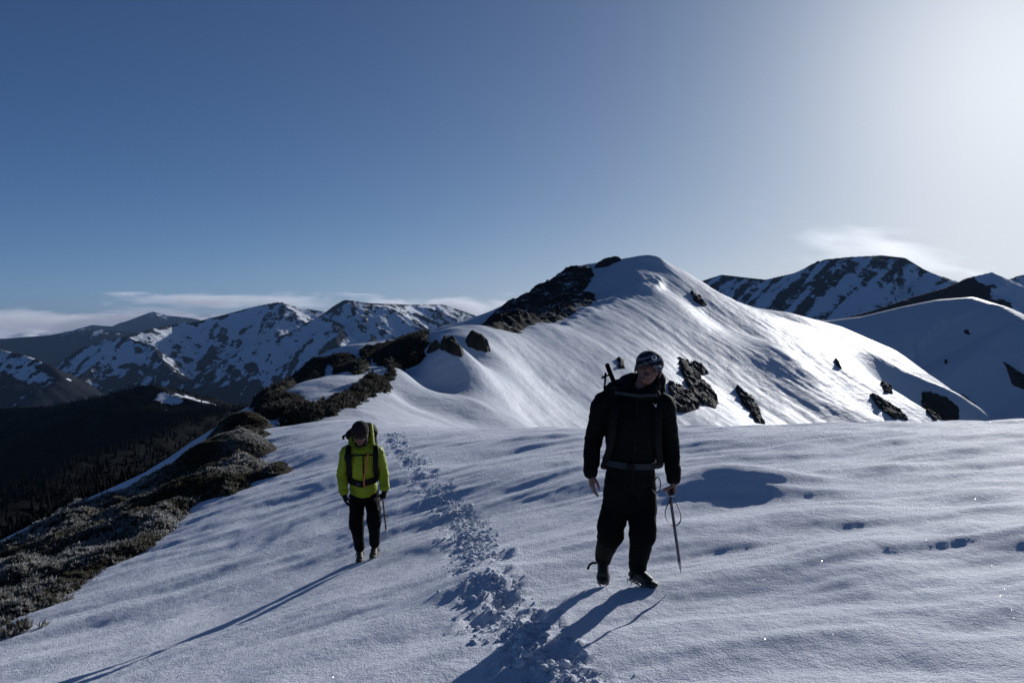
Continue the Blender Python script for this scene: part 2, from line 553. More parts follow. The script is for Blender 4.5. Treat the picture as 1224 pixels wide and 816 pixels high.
def auto_spurs(P, spacing, length, grade, rng, sides=(-1, 1), branch=True):
    """side ridges that leave a crest on both sides and fall away"""
    out = []
    seg = np.linalg.norm(np.diff(P[:, :2], axis=0), axis=1)
    cum = np.concatenate([[0], np.cumsum(seg)])
    s = rng.uniform(.2, .8) * spacing
    while s < cum[-1]:
        p = np.array([np.interp(s, cum, P[:, k]) for k in range(3)])
        q = np.array([np.interp(min(s + 5, cum[-1]), cum, P[:, k]) for k in range(2)]) - np.array([np.interp(max(s - 5, 0), cum, P[:, k]) for k in range(2)])
        base = math.atan2(q[1], q[0])
        for sd in sides:
            ang = base + sd * (math.pi / 2 + rng.uniform(-.45, .45))
            L = length * rng.uniform(.6, 1.25)
            pts = [p]; c = p.copy(); a = ang
            n = 5
            for k in range(n):
                a += rng.uniform(-.3, .3)
                c = c + np.array([math.cos(a) * L / n, math.sin(a) * L / n, -grade * L / n * rng.uniform(.6, 1.4)])
                pts.append(c.copy())
            out.append(np.array(pts))
            if branch:
                for k in (1, 3):
                    b = pts[k].copy(); bp = [b]
                    aa = a + rng.choice([-1, 1]) * rng.uniform(.6, 1.0)
                    for _ in range(3):
                        b = b + np.array([math.cos(aa) * L / 6, math.sin(aa) * L / 6, -grade * 1.25 * L / 6])
                        bp.append(b.copy())
                    out.append(np.array(bp))
        s += spacing * rng.uniform(.7, 1.4)
    return out

def blur(a, n):
    for ax in (0, 1):
        p = np.concatenate([np.repeat(np.take(a, [0], ax), n, ax), a, np.repeat(np.take(a, [-1], ax), n, ax)], ax)
        c = np.cumsum(p, ax)
        c = np.concatenate([np.zeros_like(np.take(c, [0], ax)), c], ax)
        L = a.shape[ax]
        hi = np.take(c, np.arange(2 * n + 1, 2 * n + 1 + L), ax); lo = np.take(c, np.arange(0, L), ax)
        a = (hi - lo) / (2 * n + 1)
    return a

SURF = {}
def surf(name):
    xs, ys, H = SURF[name]
    def f(x, y):
        x = np.asarray(x, float); y = np.asarray(y, float)
        u = np.clip((x - xs[0]) / (xs[1] - xs[0]), 0, len(xs) - 1.001); v = np.clip((y - ys[0]) / (ys[1] - ys[0]), 0, len(ys) - 1.001)
        i, j = u.astype(int), v.astype(int); fu, fv = u - i, v - j
        h = H[j, i] * (1 - fu) * (1 - fv) + H[j, i + 1] * fu * (1 - fv) + H[j + 1, i] * (1 - fu) * fv + H[j + 1, i + 1] * fu * fv
        out = (x < xs[0]) | (x > xs[-1]) | (y < ys[0]) | (y > ys[-1])
        return np.where(out, -1e6, h)
    return f

def range_mesh(name, label, crests, mat, box, res, slope=.62, spur=None, seed=1, floor=-900.0, noise=1.0, snow_line=None, snow_fun=None, extra=(), warp=1.0, round_=0.0, rib=.10, rib_h=.16):
    """a mountain range: box = x0, x1, y0, y1; crests are lists of picture positions with a distance"""
    rng = np.random.default_rng(seed)
    lines = [np.array([at(*p) for p in c]) for c in crests]
    full = list(lines)
    if spur:
        for l in lines:
            full += auto_spurs(l, spur[0], spur[1], spur[2], rng)
    full += [np.array([at(*p) for p in c]) for c in extra]
    xs = np.linspace(box[0], box[1], res[0]); ys = np.linspace(box[2], box[3], res[1])
    X, Y = np.meshgrid(xs, ys)
    sc = (box[1] - box[0] + box[3] - box[2]) / 16.0
    wx = X + warp * .10 * sc * fbm(X / sc * 2 + seed, Y / sc * 2, 3); wy = Y + warp * .10 * sc * fbm(X / sc * 2 + 50, Y / sc * 2 + seed, 3)
    H = np.full(X.shape, -1e9)
    for k, l in enumerate(full):
        if k < len(lines):
            # keep the skyline where the photograph has it: fade the warp towards the crest
            d0, _ = poly_dist(X, Y, l)
            w = smooth(0, .35 * sc, d0)
            d, z = poly_dist(X + (wx - X) * w, Y + (wy - Y) * w, l)
        else:
            d, z = poly_dist(wx, wy, l)
        dd = np.sqrt(d * d + round_ ** 2) - round_
        H = np.maximum(H, z - slope * dd * (1 + .0 * d))
    dc = np.full(X.shape, 1e9); sc_ = np.zeros(X.shape); off = 0.0
    for l in full:
        run = np.concatenate([[0], np.cumsum(np.linalg.norm(np.diff(l[:, :2], axis=0), axis=1))])
        ls = np.column_stack([l[:, :2], run + off]); off += run[-1] + 300
        d, q = poly_dist(X, Y, ls)
        own = d < dc if l is not lines[0] else np.ones(X.shape, bool)
        sc_ = np.where(own, q, sc_); dc = np.where(own, d, dc)
    dm = np.full(X.shape, 1e9)
    for l in lines:
        d, _ = poly_dist(X, Y, l); dm = np.minimum(dm, d)
    # gullies and ribs running straight down from the nearest crest
    lam = rib * sc
    ribs = fbm(sc_ / lam + .6 * fbm(X / lam * .3, Y / lam * .3, 2), dc / lam * .22 + seed, 4, .6, ridged=True)
    H = H + rib_h * lam * smooth(0, lam * 1.2, dc) * ribs
    dc = dm
    fade = smooth(0, .3 * sc, dc)
    H = H + noise * sc * ((.034 * fade + .004) * fbm(X / sc * 5, Y / sc * 5 + seed, 6, .55, ridged=True) + .016 * fade * fbm(X / sc * 17, Y / sc * 17 + seed, 4, .6, ridged=True))
    H = np.maximum(H, floor + .02 * sc * fbm(X / sc, Y / sc, 3))
    SURF[name] = (xs, ys, H)
    me, _ = grid_mesh(name, X, Y, H)
    gx = np.gradient(H, xs, axis=1); gy = np.gradient(H, ys, axis=0)
    st = np.hypot(gx, gy)
    conc = blur(H, 6) - H
    conc = np.clip(conc / (np.std(conc) + 1e-9), -2, 2)
    if snow_fun is not None:
        SURF['ribs'] = ribs
        sn = snow_fun(X, Y, H, st, conc, gx, gy)
    else:
        lo, hi = snow_line
        lit = (gx * .55 + gy * .83) / (st + 1e-6)      # slopes turned to the sun hold less snow than the lee
        u_, v_ = aniso(X + .3 * (wx - X), Y, R(2), sc * .9, sc * .13)
        sn = .34 * fbm(u_, v_ + seed, 3, .6) + smooth(lo, hi, H) * .58 + .10 * conc - .22 * ribs - .12 * smooth(.6, 1.0, st) + .05 * lit + .09
    set_attr(me, 'snow', sn)
    o = link(name, me, mat)
    return tag(o, label, kind='structure')

M_RANGE = mat_snow_rock('range_snow_rock', (0.014, 0.016, 0.020), 0.012, lo=.40, hi=.46, amp=.40)
M_PLUME = mat_snow_rock('plume_mountain_snow_rock', (0.03, 0.028, 0.028), 0.012, lo=.40, hi=.50, amp=.40, streak=((1, .25, 1), (0, 0, R(-50))))
M_NEAR_SR = mat_snow_rock('hump_snow_rock', (0.05, 0.046, 0.04), 0.05, lo=.40, hi=.46, amp=.30)
M_FOREST = mat_snow_rock('forest_slope', (0.003, 0.0038, 0.004), 0.03, lo=.50, hi=.58, amp=.35)  # near-black is the base colour of the dense evergreen forest

# lit spur between the peak and the rounded hump
range_mesh('snow_spur', 'sunlit snow spur falling away behind the peak', [[(850, 362, 345), (890, 366, 350), (940, 373, 360), (1000, 389, 372), (1060, 415, 384), (1096, 441, 392), (1112, 470, 396)]],
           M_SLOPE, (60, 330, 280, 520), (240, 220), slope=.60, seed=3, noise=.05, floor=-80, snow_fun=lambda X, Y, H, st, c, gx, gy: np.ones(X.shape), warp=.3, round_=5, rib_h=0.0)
# rounded hump to the right
range_mesh('snow_hump', 'broad rounded snow hump in blue shade', [[(900, 380, 640), (950, 381, 625), (990, 383, 615), (1030, 378, 605), (1080, 366, 595), (1120, 358, 585), (1160, 355, 575), (1190, 364, 555), (1224, 384, 530), (1290, 420, 500), (1360, 450, 480)]],
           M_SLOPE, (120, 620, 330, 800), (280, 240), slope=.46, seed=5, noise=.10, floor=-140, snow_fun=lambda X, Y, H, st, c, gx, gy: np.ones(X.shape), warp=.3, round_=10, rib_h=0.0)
# rocky summit behind the hump
def _sn_d(X, Y, H, st, c, gx, gy):
    r = at(1168, 340, 1000)
    return .30 + .50 * smooth(-12, 12, X - r[0] - .05 * (Y - 1000) + 14 * perlin(X / 30, Y / 30)) - .15 * SURF['ribs'] + .05 * c
range_mesh('rocky_summit', 'rocky summit half covered with snow behind the hump', [[(960, 392, 900), (1040, 372, 930), (1090, 355, 960), (1130, 344, 980), (1160, 331, 1000), (1186, 325, 1010), (1224, 342, 1000), (1280, 372, 980), (1350, 400, 960)]],
           M_NEAR_SR, (260, 900, 700, 1300), (260, 220), slope=.62, spur=(120, 200, .5), seed=8, noise=.5, floor=-260, snow_fun=_sn_d)
# plume mountain
def _sn_e(X, Y, H, st, c, gx, gy):
    u, v = aniso(X, Y, R(44), 420, 42)
    return .58 + .62 * fbm(u, v, 3) - .16 * SURF['ribs'] + .05 * c - .07 * smooth(130, 215, H)
range_mesh('plume_mountain', 'long dark mountain streaked with snow under a blowing plume', [[(790, 362, 3300), (838, 336, 3200), (862, 328, 3150), (888, 331, 3100), (915, 334, 3050), (950, 326, 3000), (985, 310, 3000), (1015, 307, 3020), (1055, 305, 3050), (1082, 308, 3000), (1105, 322, 2950), (1140, 337, 2850), (1200, 365, 2750), (1280, 400, 2700)]],
           M_PLUME, (500, 2400, 1900, 3900), (340, 320), slope=.50, spur=(420, 900, .40), seed=12, noise=.55, floor=-500, snow_fun=_sn_e)
range_mesh('distant_summit', 'small distant snowy summit beyond the rocky one', [[(1150, 372, 4300), (1190, 344, 4300), (1215, 330, 4300), (1240, 324, 4300), (1300, 345, 4300)]],
           M_RANGE, (2000, 3700, 3500, 5000), (120, 100), slope=.5, spur=(400, 700, .4), seed=14, noise=.6, floor=-500, snow_line=(-300, 100))

# the dark wooded side valley on the left, with a snowy knoll
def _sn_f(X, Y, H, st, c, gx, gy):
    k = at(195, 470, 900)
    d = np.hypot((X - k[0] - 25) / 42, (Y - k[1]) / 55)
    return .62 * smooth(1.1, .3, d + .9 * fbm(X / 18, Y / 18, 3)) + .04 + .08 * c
range_mesh('wooded_slope', 'dark wooded mountainside below the ridge', [[(-160, 500, 1050), (-60, 492, 1000), (0, 488, 960), (60, 485, 940), (120, 474, 920), (165, 461, 905), (185, 460, 900), (205, 470, 890), (245, 483, 860), (300, 489, 800), (360, 486, 780), (420, 484, 800)]],
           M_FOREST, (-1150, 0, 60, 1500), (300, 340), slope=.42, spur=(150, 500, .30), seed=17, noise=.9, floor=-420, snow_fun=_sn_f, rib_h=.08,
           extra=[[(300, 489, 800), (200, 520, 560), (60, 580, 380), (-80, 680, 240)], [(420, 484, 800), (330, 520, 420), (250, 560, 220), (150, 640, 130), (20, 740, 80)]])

# left ranges, near to far
range_mesh('snow_dome', 'snow capped wooded dome across the valley', [[(-200, 440, 3000), (-100, 420, 3000), (0, 417, 3000), (30, 424, 2980), (60, 436, 2960), (90, 466, 2900), (130, 500, 2800)]],
           M_RANGE, (-3300, -900, 1900, 4000), (240, 210), slope=.62, spur=(220, 700, .48), seed=22, noise=.8, floor=-900, snow_line=(-400, -170))
range_mesh('mountain_range', 'long snow streaked range across the valley', [
           [(90, 455, 4000), (125, 425, 4300), (150, 402, 4500), (180, 393, 4700), (205, 388, 4900), (240, 383, 5000), (275, 374, 5150), (305, 366, 5250), (332, 361, 5300), (360, 368, 5400), (400, 374, 5500)],
           [(300, 412, 4300), (345, 398, 4450), (375, 384, 4600), (398, 366, 4700), (412, 358, 4750), (440, 362, 4800), (470, 372, 4800), (490, 388, 4700), (512, 396, 4600), (545, 412, 4500)],
           [(440, 362, 4800), (490, 364, 5600), (530, 364, 6000), (560, 374, 6100), (620, 395, 6100), (700, 410, 6000)]],
           M_RANGE, (-3200, 900, 2700, 7400), (470, 440), slope=.66, spur=(330, 1150, .46), seed=27, noise=.8, floor=-1000, snow_line=(-620, -200))
range_mesh('blue_foothills', 'hazy wooded foothills with a snowy shoulder', [[(-120, 412, 8000), (-40, 408, 8000), (20, 403, 8000), (60, 400, 8000), (100, 392, 8000), (150, 396, 8100), (220, 402, 8200)]],
           M_RANGE, (-7600, -2000, 6000, 10000), (240, 170), slope=.5, spur=(600, 1200, .4), seed=33, noise=.7, floor=-1000, snow_line=(-330, -190))
range_mesh('far_blue_range', 'faint blue mountains rising among the clouds', [[(60, 402, 12500), (110, 388, 12500), (150, 391, 12500), (185, 384, 12500), (215, 382, 12500), (245, 388, 12500), (300, 398, 12500)],
           [(150, 384, 13300), (182, 372, 13300), (200, 377, 13300), (230, 380, 13300)]],
           M_RANGE, (-8800, -3000, 10500, 14200), (230, 150), slope=.45, spur=(700, 1400, .35), seed=39, noise=.7, floor=-1100, snow_line=(-260, -40))

me = bpy.data.meshes.new('valley_ground')
me.from_pydata([(-60000, -20000, -1150), (60000, -20000, -1150), (60000, 60000, -1150), (-60000, 60000, -1150)], [], [(0, 1, 2, 3)])
t = NT('valley_forest')
t.bsdf(t.ramp(t.noise(t.obj_coord(), .0008, 6), [(.35, (.012, .016, .014)), (.6, (.03, .034, .03))]), .9, .1)
# the valley floor lies inside the haze, so it stops at the haze's walls
me.vertices.foreach_set('co', np.array([(-10400, -3900, -1150), (5900, -3900, -1150), (5900, 14900, -1150), (-10400, 14900, -1150)], np.float32).ravel())
tag(link('valley_ground', me, t.m), 'dark forested valley floor far below', kind='structure')

# ------------------------------------------------------------------ air
hb = bpy.data.meshes.new('haze')
bm = bmesh.new(); bmesh.ops.create_cube(bm, size=1.0); bm.to_mesh(hb); bm.free()
haze = link('haze', hb, smooth_shade=False)
X0, X1, Y0, Y1, ZA, ZB = -10500, 6000, -4000, 15000, -1152, 330
haze.location = ((X0 + X1) / 2, (Y0 + Y1) / 2, (ZA + ZB) / 2)
haze.scale = (X1 - X0, Y1 - Y0, ZB - ZA)
t = NT('haze')
pv = t.n('VolumePrincipled', Density=1.5e-5, Anisotropy=0.0)
pv.inputs['Color'].default_value = (.34, .58, 1.0, 1)
t.l(pv.outputs[0], t.out.inputs['Volume'])
hb.materials.append(t.m)
tag(haze, 'thin blue mountain haze filling the valleys', kind='stuff')
# ------------------------------------------------------------------ rocks and low shrubs that stand out of the snow
def touch(px, py, h, d0, d1, n=1500):
    """like hit, but a sight line that just misses takes the point where it comes closest"""
    d = np.geomspace(d0, d1, n)
    r = ray(px, py)
    x, z = r[0] / r[1] * d, r[2] / r[1] * d
    c = z - h(x, d)
    k = int(np.argmax(c < 0)) if (c < 0).any() else int(np.argmin(c))
    return np.array([x[k], d[k]])

def poly_sd(X, Y, P):
    """signed distance to a polygon, positive inside"""
    d = np.full(X.shape, 1e12); ins = np.zeros(X.shape, bool)
    for a, b in zip(P, np.roll(P, -1, 0)):
        ab = b - a
        t = np.clip(((X - a[0]) * ab[0] + (Y - a[1]) * ab[1]) / max(ab @ ab, 1e-9), 0, 1)
        d = np.minimum(d, np.hypot(X - a[0] - t * ab[0], Y - a[1] - t * ab[1]))
        c = (a[1] > Y) != (b[1] > Y)
        with np.errstate(divide='ignore', invalid='ignore'):
            xi = (b[0] - a[0]) * (Y - a[1]) / (b[1] - a[1]) + a[0]
        ins ^= c & (X < xi)
    return np.where(ins, d, -d)

def facet(x, y, seed=0):
    """broken blocks: every cell is a tilted plane of its own"""
    xi, yi = np.floor(x).astype(np.int64), np.floor(y).astype(np.int64)
    best = np.full(x.shape, 1e9); val = np.zeros(x.shape)
    for dx in (-1, 0, 1):
        for dy in (-1, 0, 1):
            cx, cy = xi + dx, yi + dy
            h = _P[_P[(cx + seed) & 511] + (cy & 511)]
            h2 = _P[h + 71]; h3 = _P[h + 193]; h4 = _P[h + 311]
            fx, fy = cx + h / 512.0, cy + h2 / 512.0
            d = np.abs(x - fx) * .8 + np.abs(y - fy) * .8 + .35 * np.hypot(x - fx, y - fy)
            m = d < best
            best = np.where(m, d, best)
            val = np.where(m, h3 / 512.0 + (x - fx) * (h4 / 256.0 - 1) * .9 + (y - fy) * (h2 / 256.0 - 1) * .9, val)
    return val

def outcrop(name, poly, h, dr, step, amp, mat, freq=.5, edge=.8, ragged=.6, layer=None, lift=.25, seed=0, ridged=True, leaf=0, rime=False):
    P = poly if isinstance(poly, np.ndarray) else np.array([touch(px, py, h, *dr) for px, py in poly])
    lo, hi = P.min(0) - 2 * edge, P.max(0) + 2 * edge
    xs = np.arange(lo[0], hi[0] + step, step); ys = np.arange(lo[1], hi[1] + step, step)
    X, Y = np.meshgrid(xs, ys)
    sd = poly_sd(X, Y, P) + ragged * fbm(X * freq + seed, Y * freq, 4, .6)
    m = smooth(-edge * .5, edge * 1.2, sd)
    n = fbm(X * freq + 7 + seed, Y * freq, 5, .6, ridged=ridged)
    if ridged:
        wx, wy = X + .3 * perlin(X * 1.1, Y * 1.1) / freq, Y + .3 * perlin(X * 1.1 + 30, Y * 1.1) / freq
        n = 1.4 * (facet(wx * freq * .8, wy * freq * .8, seed) - .5) + .4 * (facet(wx * freq * 2.2, wy * freq * 2.2, seed + 5) - .5) + .3 * n
    else:
        n = n + .8 * fbm(X * 1.6, Y * 1.6 + seed, 3, .6) + .3 * np.abs(perlin(X * 3.1, Y * 3.1))
    if layer:
        u, v = aniso(X, Y, layer[0], layer[1], layer[2])
        n = .5 * n + .7 * fbm(u, v, 4, .6, ridged=True)
    Z = h(X, Y) + m * (lift + amp * (.5 + .5 * n)) - (1 - m) * .35 - .12
    me, _ = grid_mesh(name, X, Y, Z, keep=m > .02)
    # local origin at the foot of the rock
    co = np.empty(len(me.vertices) * 3, np.float32); me.vertices.foreach_get('co', co); co = co.reshape(-1, 3)
    c = np.array([co[:, 0].mean(), co[:, 1].mean(), co[:, 2].min()], np.float32)
    me.vertices.foreach_set('co', (co - c).ravel())
    if rime:
        gx = np.gradient(Z, xs, axis=1); gy = np.gradient(Z, ys, axis=0)
        a = np.zeros(X.shape)
        sn = .62 - .30 * smooth(.4, 1.6, np.hypot(gx, gy)) + .0 * a
        k = (m > .02)
        f_ = np.zeros(X.size, bool)
        i_ = np.arange(X.size).reshape(X.shape)
        q = np.stack([i_[:-1, :-1], i_[:-1, 1:], i_[1:, 1:], i_[1:, :-1]], -1).reshape(-1, 4)
        f_[q[k.reshape(-1)[q].any(1)]] = True
        set_attr(me, 'snow', sn.reshape(-1)[f_])
    o = link(name, me, mat)
    o.location = c
    if leaf:
        rng = np.random.default_rng(seed + 500)
        pick = rng.choice(np.flatnonzero((m > .35).reshape(-1)), leaf)
        Pt = np.stack([X.reshape(-1)[pick], Y.reshape(-1)[pick], Z.reshape(-1)[pick]], 1) + rng.normal(0, step * .4, (leaf, 3)) - c
        Nn = unit_rows(rng.normal(0, .5, (leaf, 3)) + np.array([0, 0, 1.0]))
        Vv, Ff, rr = tufts(Pt, Nn, rng.uniform(.28, .6, leaf), rng, blades=7, rime=rng.uniform(.0, .12, leaf))
        lm = mesh_np('needles', Vv, Ff); set_attr(lm, 'rime', rr)
        link('needles', lm, M_NEEDLE_DARK, o, smooth_shade=False)
    return o

def unit_rows(a):
    return a / np.linalg.norm(a, axis=1, keepdims=True)

M_ROCK = mat_rock('rock', (0.040, 0.036, 0.030), .5, (0.085, 0.075, 0.05))
M_ROCK_RIME = mat_snow_rock('rimed_rock', (0.032, 0.029, 0.026), 0.30, lo=.62, hi=.80, amp=.55, snow=(.5, .52, .56))
hp = h_peak
NEAR_R = (60, 400)
o = outcrop('layered_rock', [(584, 396), (578, 386), (602, 367), (640, 347), (672, 328), (704, 319), (712, 323), (706, 336), (694, 350), (712, 352), (708, 364), (690, 371), (660, 386), (620, 398)],
            hp, (150, 400), .40, 2.6, M_ROCK_RIME, freq=.16, edge=3.0, ragged=2.2, layer=(R(62), 14, 2.2), seed=1, rime=True)
tag(o, 'broad dark layered rock face below the peak skyline', 'rock face')
o = outcrop('rock_outcrop', [(708, 321), (722, 311), (741, 307), (744, 311), (728, 318)], hp, (240, 330), .4, 1.2, M_ROCK, freq=.3, edge=.8, layer=(R(62), 8, 1.5), seed=2)
tag(o, 'small rock slab on the skyline just left of the snow summit', 'rock')
ROCKS = [
    ('little round rock poking from snow beside the tall hiker\'s ear', [(737, 429), (746, 431), (748, 441), (739, 442)]),
    ('large elongated rock leaning down the sunlit snow face', [(811, 427), (822, 431), (836, 447), (851, 465), (860, 482), (855, 489), (840, 485), (826, 471), (816, 452)]),
    ('squat dark rock directly below the large elongated rock', [(797, 457), (811, 462), (830, 475), (838, 488), (822, 495), (803, 491)]),
    ('thin rock sliver above the large elongated rock', [(826, 431), (839, 437), (847, 447), (842, 450), (831, 444)]),
    ('narrow jagged rock running down to the snowfield edge', [(879, 463), (891, 470), (902, 480), (909, 492), (915, 507), (905, 506), (895, 491), (884, 478)]),
    ('short dark streak of rock high under the snow summit', [(825, 349), (836, 355), (845, 365), (840, 367), (829, 360)]),
    ('tiny lone stone on the smooth sunlit slope', [(996, 427), (1003, 434), (1007, 442), (1000, 438)]),
    ('long low rock in the shaded hollow of the spur', [(1039, 471), (1056, 479), (1076, 491), (1087, 503), (1068, 501), (1049, 488)]),
    ('big dark block at the foot of the sunlit spur', [(1101, 471), (1112, 468), (1130, 476), (1146, 488), (1147, 505), (1118, 506), (1107, 492)]),
    ('small dark rock on the shaded flank of the spur', [(1052, 457), (1064, 463), (1067, 471), (1057, 470)])]
for k, (lb, poly) in enumerate(ROCKS):
    o = outcrop('rock_outcrop', poly, hp, NEAR_R, .22, 1.15, M_ROCK, freq=.55, edge=.5, ragged=.8, seed=10 + 3 * k)
    tag(o, lb, 'rock', 'rocks showing through the snow slope')
hs, hh = surf('snow_spur'), surf('snow_hump')
for k, (lb, poly, h, dr) in enumerate([
    ('dark rock at the sunlit tip of the far spur', [(1083, 446), (1095, 450), (1098, 457), (1087, 455)], hs, (300, 480)),
    ('broad dark rock slab at the foot of the shaded hump', [(1111, 462), (1140, 467), (1168, 484), (1162, 494), (1145, 491), (1128, 479)], hh, (380, 640)),
    ('dark rock rib on the right flank of the shaded hump', [(1199, 432), (1211, 440), (1230, 450), (1230, 466), (1211, 461)], hh, (380, 640)),
    ('small stone high on the shaded hump', [(1151, 395), (1158, 395), (1160, 400), (1153, 400)], hh, (380, 640)),
    ('small stone low on the shaded hump', [(1128, 431), (1133, 431), (1135, 436), (1129, 436)], hh, (380, 640))]):
    o = outcrop('rock_outcrop', poly, h, dr, .6, 2.2, M_ROCK, freq=.2, edge=1.2, ragged=1.2, seed=60 + 3 * k)
    tag(o, lb, 'rock', 'rocks showing through the snow slope')

def boulder(px, py, d, w, hgt, label, seed):
    p = touch(px, py, h_peak, d * .7, d * 1.3)
    rs = np.random.default_rng(seed)
    a = np.linspace(0, 2 * np.pi, 9)[:-1] + rs.uniform(-.2, .2, 8)
    r = w / 2 * rs.uniform(.75, 1.15, 8)
    poly = np.stack([p[0] + r * np.cos(a), p[1] + .8 * r * np.sin(a)], 1)
    o = outcrop('boulder', poly, h_peak, None, .12, hgt * .38, M_ROCK, freq=.6, edge=.55, ragged=.35, lift=hgt * .62, seed=seed)
    return tag(o, label, 'boulder', 'boulders on the snow crest')
boulder(571, 411, 131, 4.2, 2.3, 'rounded dark boulder highest on the snow crest', 3)
boulder(541, 416, 124, 4.4, 1.3, 'low wide boulder in the middle of the crest group', 25)
boulder(519, 417, 118, 2.3, 1.3, 'small dark boulder at the lower end of the crest group', 44)

def mat_needle(name='rimed_needles', lo=(.030, .030, .014), hi=(.075, .062, .035)):
    t = NT(name)
    at_ = t.n('Attribute', attribute_name='rime')
    c = t.obj_coord()
    n = t.noise(c, 1.3, 4, .6)
    green = t.ramp(n, [(.35, lo), (.65, hi)])
    col = t.mix(at_.outputs['Fac'], green, (.55, .55, .54))
    b = t.bsdf(col, .8, .15)
    tr = t.n('BsdfTranslucent'); t.l(col, tr.inputs['Color'])
    mx = t.n('MixShader'); mx.inputs[0].default_value = .4
    t.l(b.outputs[0], mx.inputs[1]); t.l(tr.outputs[0], mx.inputs[2]); t.l(mx.outputs[0], t.out.inputs[0])
    return t.m
M_NEEDLE = mat_needle()
M_NEEDLE_DARK = mat_needle('dark_needles', (.008, .009, .006), (.026, .022, .014))

def tufts(P, N, size, rng, blades=9, rime=None):
    """pine shoots: sprays of narrow needles round each point"""
    n = len(P)
    k = blades
    d = rng.normal(size=(n, k, 3)); d /= np.linalg.norm(d, axis=2, keepdims=True)
    d = d * .85 + N[:, None, :] * rng.uniform(.5, 1.3, (n, k, 1))
    d /= np.linalg.norm(d, axis=2, keepdims=True)
    L = size[:, None, None] * rng.uniform(.6, 1.1, (n, k, 1))
    side = np.cross(d, rng.normal(size=(n, k, 3))); side /= np.linalg.norm(side, axis=2, keepdims=True)
    w = L * .16
    base = P[:, None, :] - N[:, None, :] * size[:, None, None] * .25
    v0 = base - side * w * .5; v1 = base + d * L * .6 + side * w; v2 = base + d * L; v3 = base + d * L * .6 - side * w
    V = np.stack([v0, v1, v2, v3], 2).reshape(-1, 3)
    F = np.arange(n * k * 4).reshape(-1, 4)
    rr = np.zeros((n, k, 4)); 
    base_r = rime if rime is not None else rng.uniform(.1, .5, n)
    rr[:, :, 0] = base_r[:, None] * .15; rr[:, :, 1] = rr[:, :, 3] = base_r[:, None] * .8; rr[:, :, 2] = base_r[:, None] * 1.3
    return V, F, np.clip(rr, 0, 1).ravel()

# dwarf pine on the lower flanks
def mat_shrub(name, a, b, rime, scale):
    t = NT(name)
    c = t.obj_coord()
    n = t.noise(c, scale, 6, .65); n2 = t.noise(c, scale * .25, 3)
    geo = t.n('NewGeometry')
    col = t.ramp(n, [(.3, a), (.6, b), (.78, rime)])
    bp = t.bump(n, 1.0, .6 / scale)
    t.bsdf(col, .9, .15, bp)
    return t.m
M_TWIG = mat_shrub('pine_thicket', (.010, .009, .006), (.030, .026, .017), (.10, .095, .085), 9)
M_FAR_SHRUB = mat_shrub('far_dwarf_pine', (.006, .007, .005), (.020, .021, .014), (.06, .058, .045), 1.2)
SHRUBS = [
    ('dark dwarf pine belt along the left edge of the snow spur', [(340, 508), (375, 494), (405, 478), (430, 462), (458, 445), (480, 428), (497, 424), (504, 430), (484, 444), (458, 466), (430, 484), (400, 497), (370, 505)]),
    ('dark dwarf pine covering the saddle under the crest boulders', [(503, 399), (512, 404), (507, 420), (485, 434), (462, 438), (445, 428), (428, 421), (468, 411)]),
    ('dark dwarf pine patch in the middle of the shaded snow flank', [(385, 431), (420, 424), (443, 430), (440, 442), (418, 449), (398, 440)]),
    ('dark dwarf pine fringe on the lower shaded snow flank', [(305, 488), (330, 474), (352, 480), (366, 490), (352, 502), (322, 503)]),
    ('thin dark pine edge along the skyline of the shaded flank', [(298, 489), (338, 459), (372, 432), (392, 428), (350, 463), (318, 490)])]
for k, (lb, poly) in enumerate(SHRUBS):
    o = outcrop('dwarf_pine_patch', poly, hp, (50, 300), .35, 1.1, M_FAR_SHRUB, freq=.35, edge=.9, ragged=1.8, seed=90 + k, ridged=False, lift=.35, leaf=(5200, 3800, 2200, 2600, 1800)[k])
    tag(o, lb, kind='stuff')

# ------------------------------------------------------------------ rimed dwarf pine beside the snowfield
def hummocks(X, Y, sd, scale=1.0):
    m = smooth(-.10, .9, sd)
    c = fbm(X * .55 + 3, Y * .55, 3, .5)
    f = fbm(X * 2.1, Y * 2.1 + 5, 3, .55)
    return m * (.26 + .34 * c + .16 * f) * scale, m

h_soft = lambda x, y: h_ground(x, y)
edge_px = [(-60, 790), (0, 757), (35, 742), (75, 722), (115, 700), (160, 672), (200, 652), (225, 628), (252, 603), (290, 592), (318, 575), (345, 567), (338, 556), (322, 545), (326, 528), (335, 516)]
EDGE = [touch(px, py, h_soft, 4, 32)[:2] for px, py in edge_px]
OUTER = np.array([at(*p)[:2] for p in [(300, 503, 26.5), (250, 535, 24.5), (200, 560, 22.5), (130, 600, 20.5), (60, 632, 19), (0, 655, 18), (-120, 700, 16), (-200, 760, 12)]])
MAT_POLY = np.vstack([np.array(EDGE), OUTER])

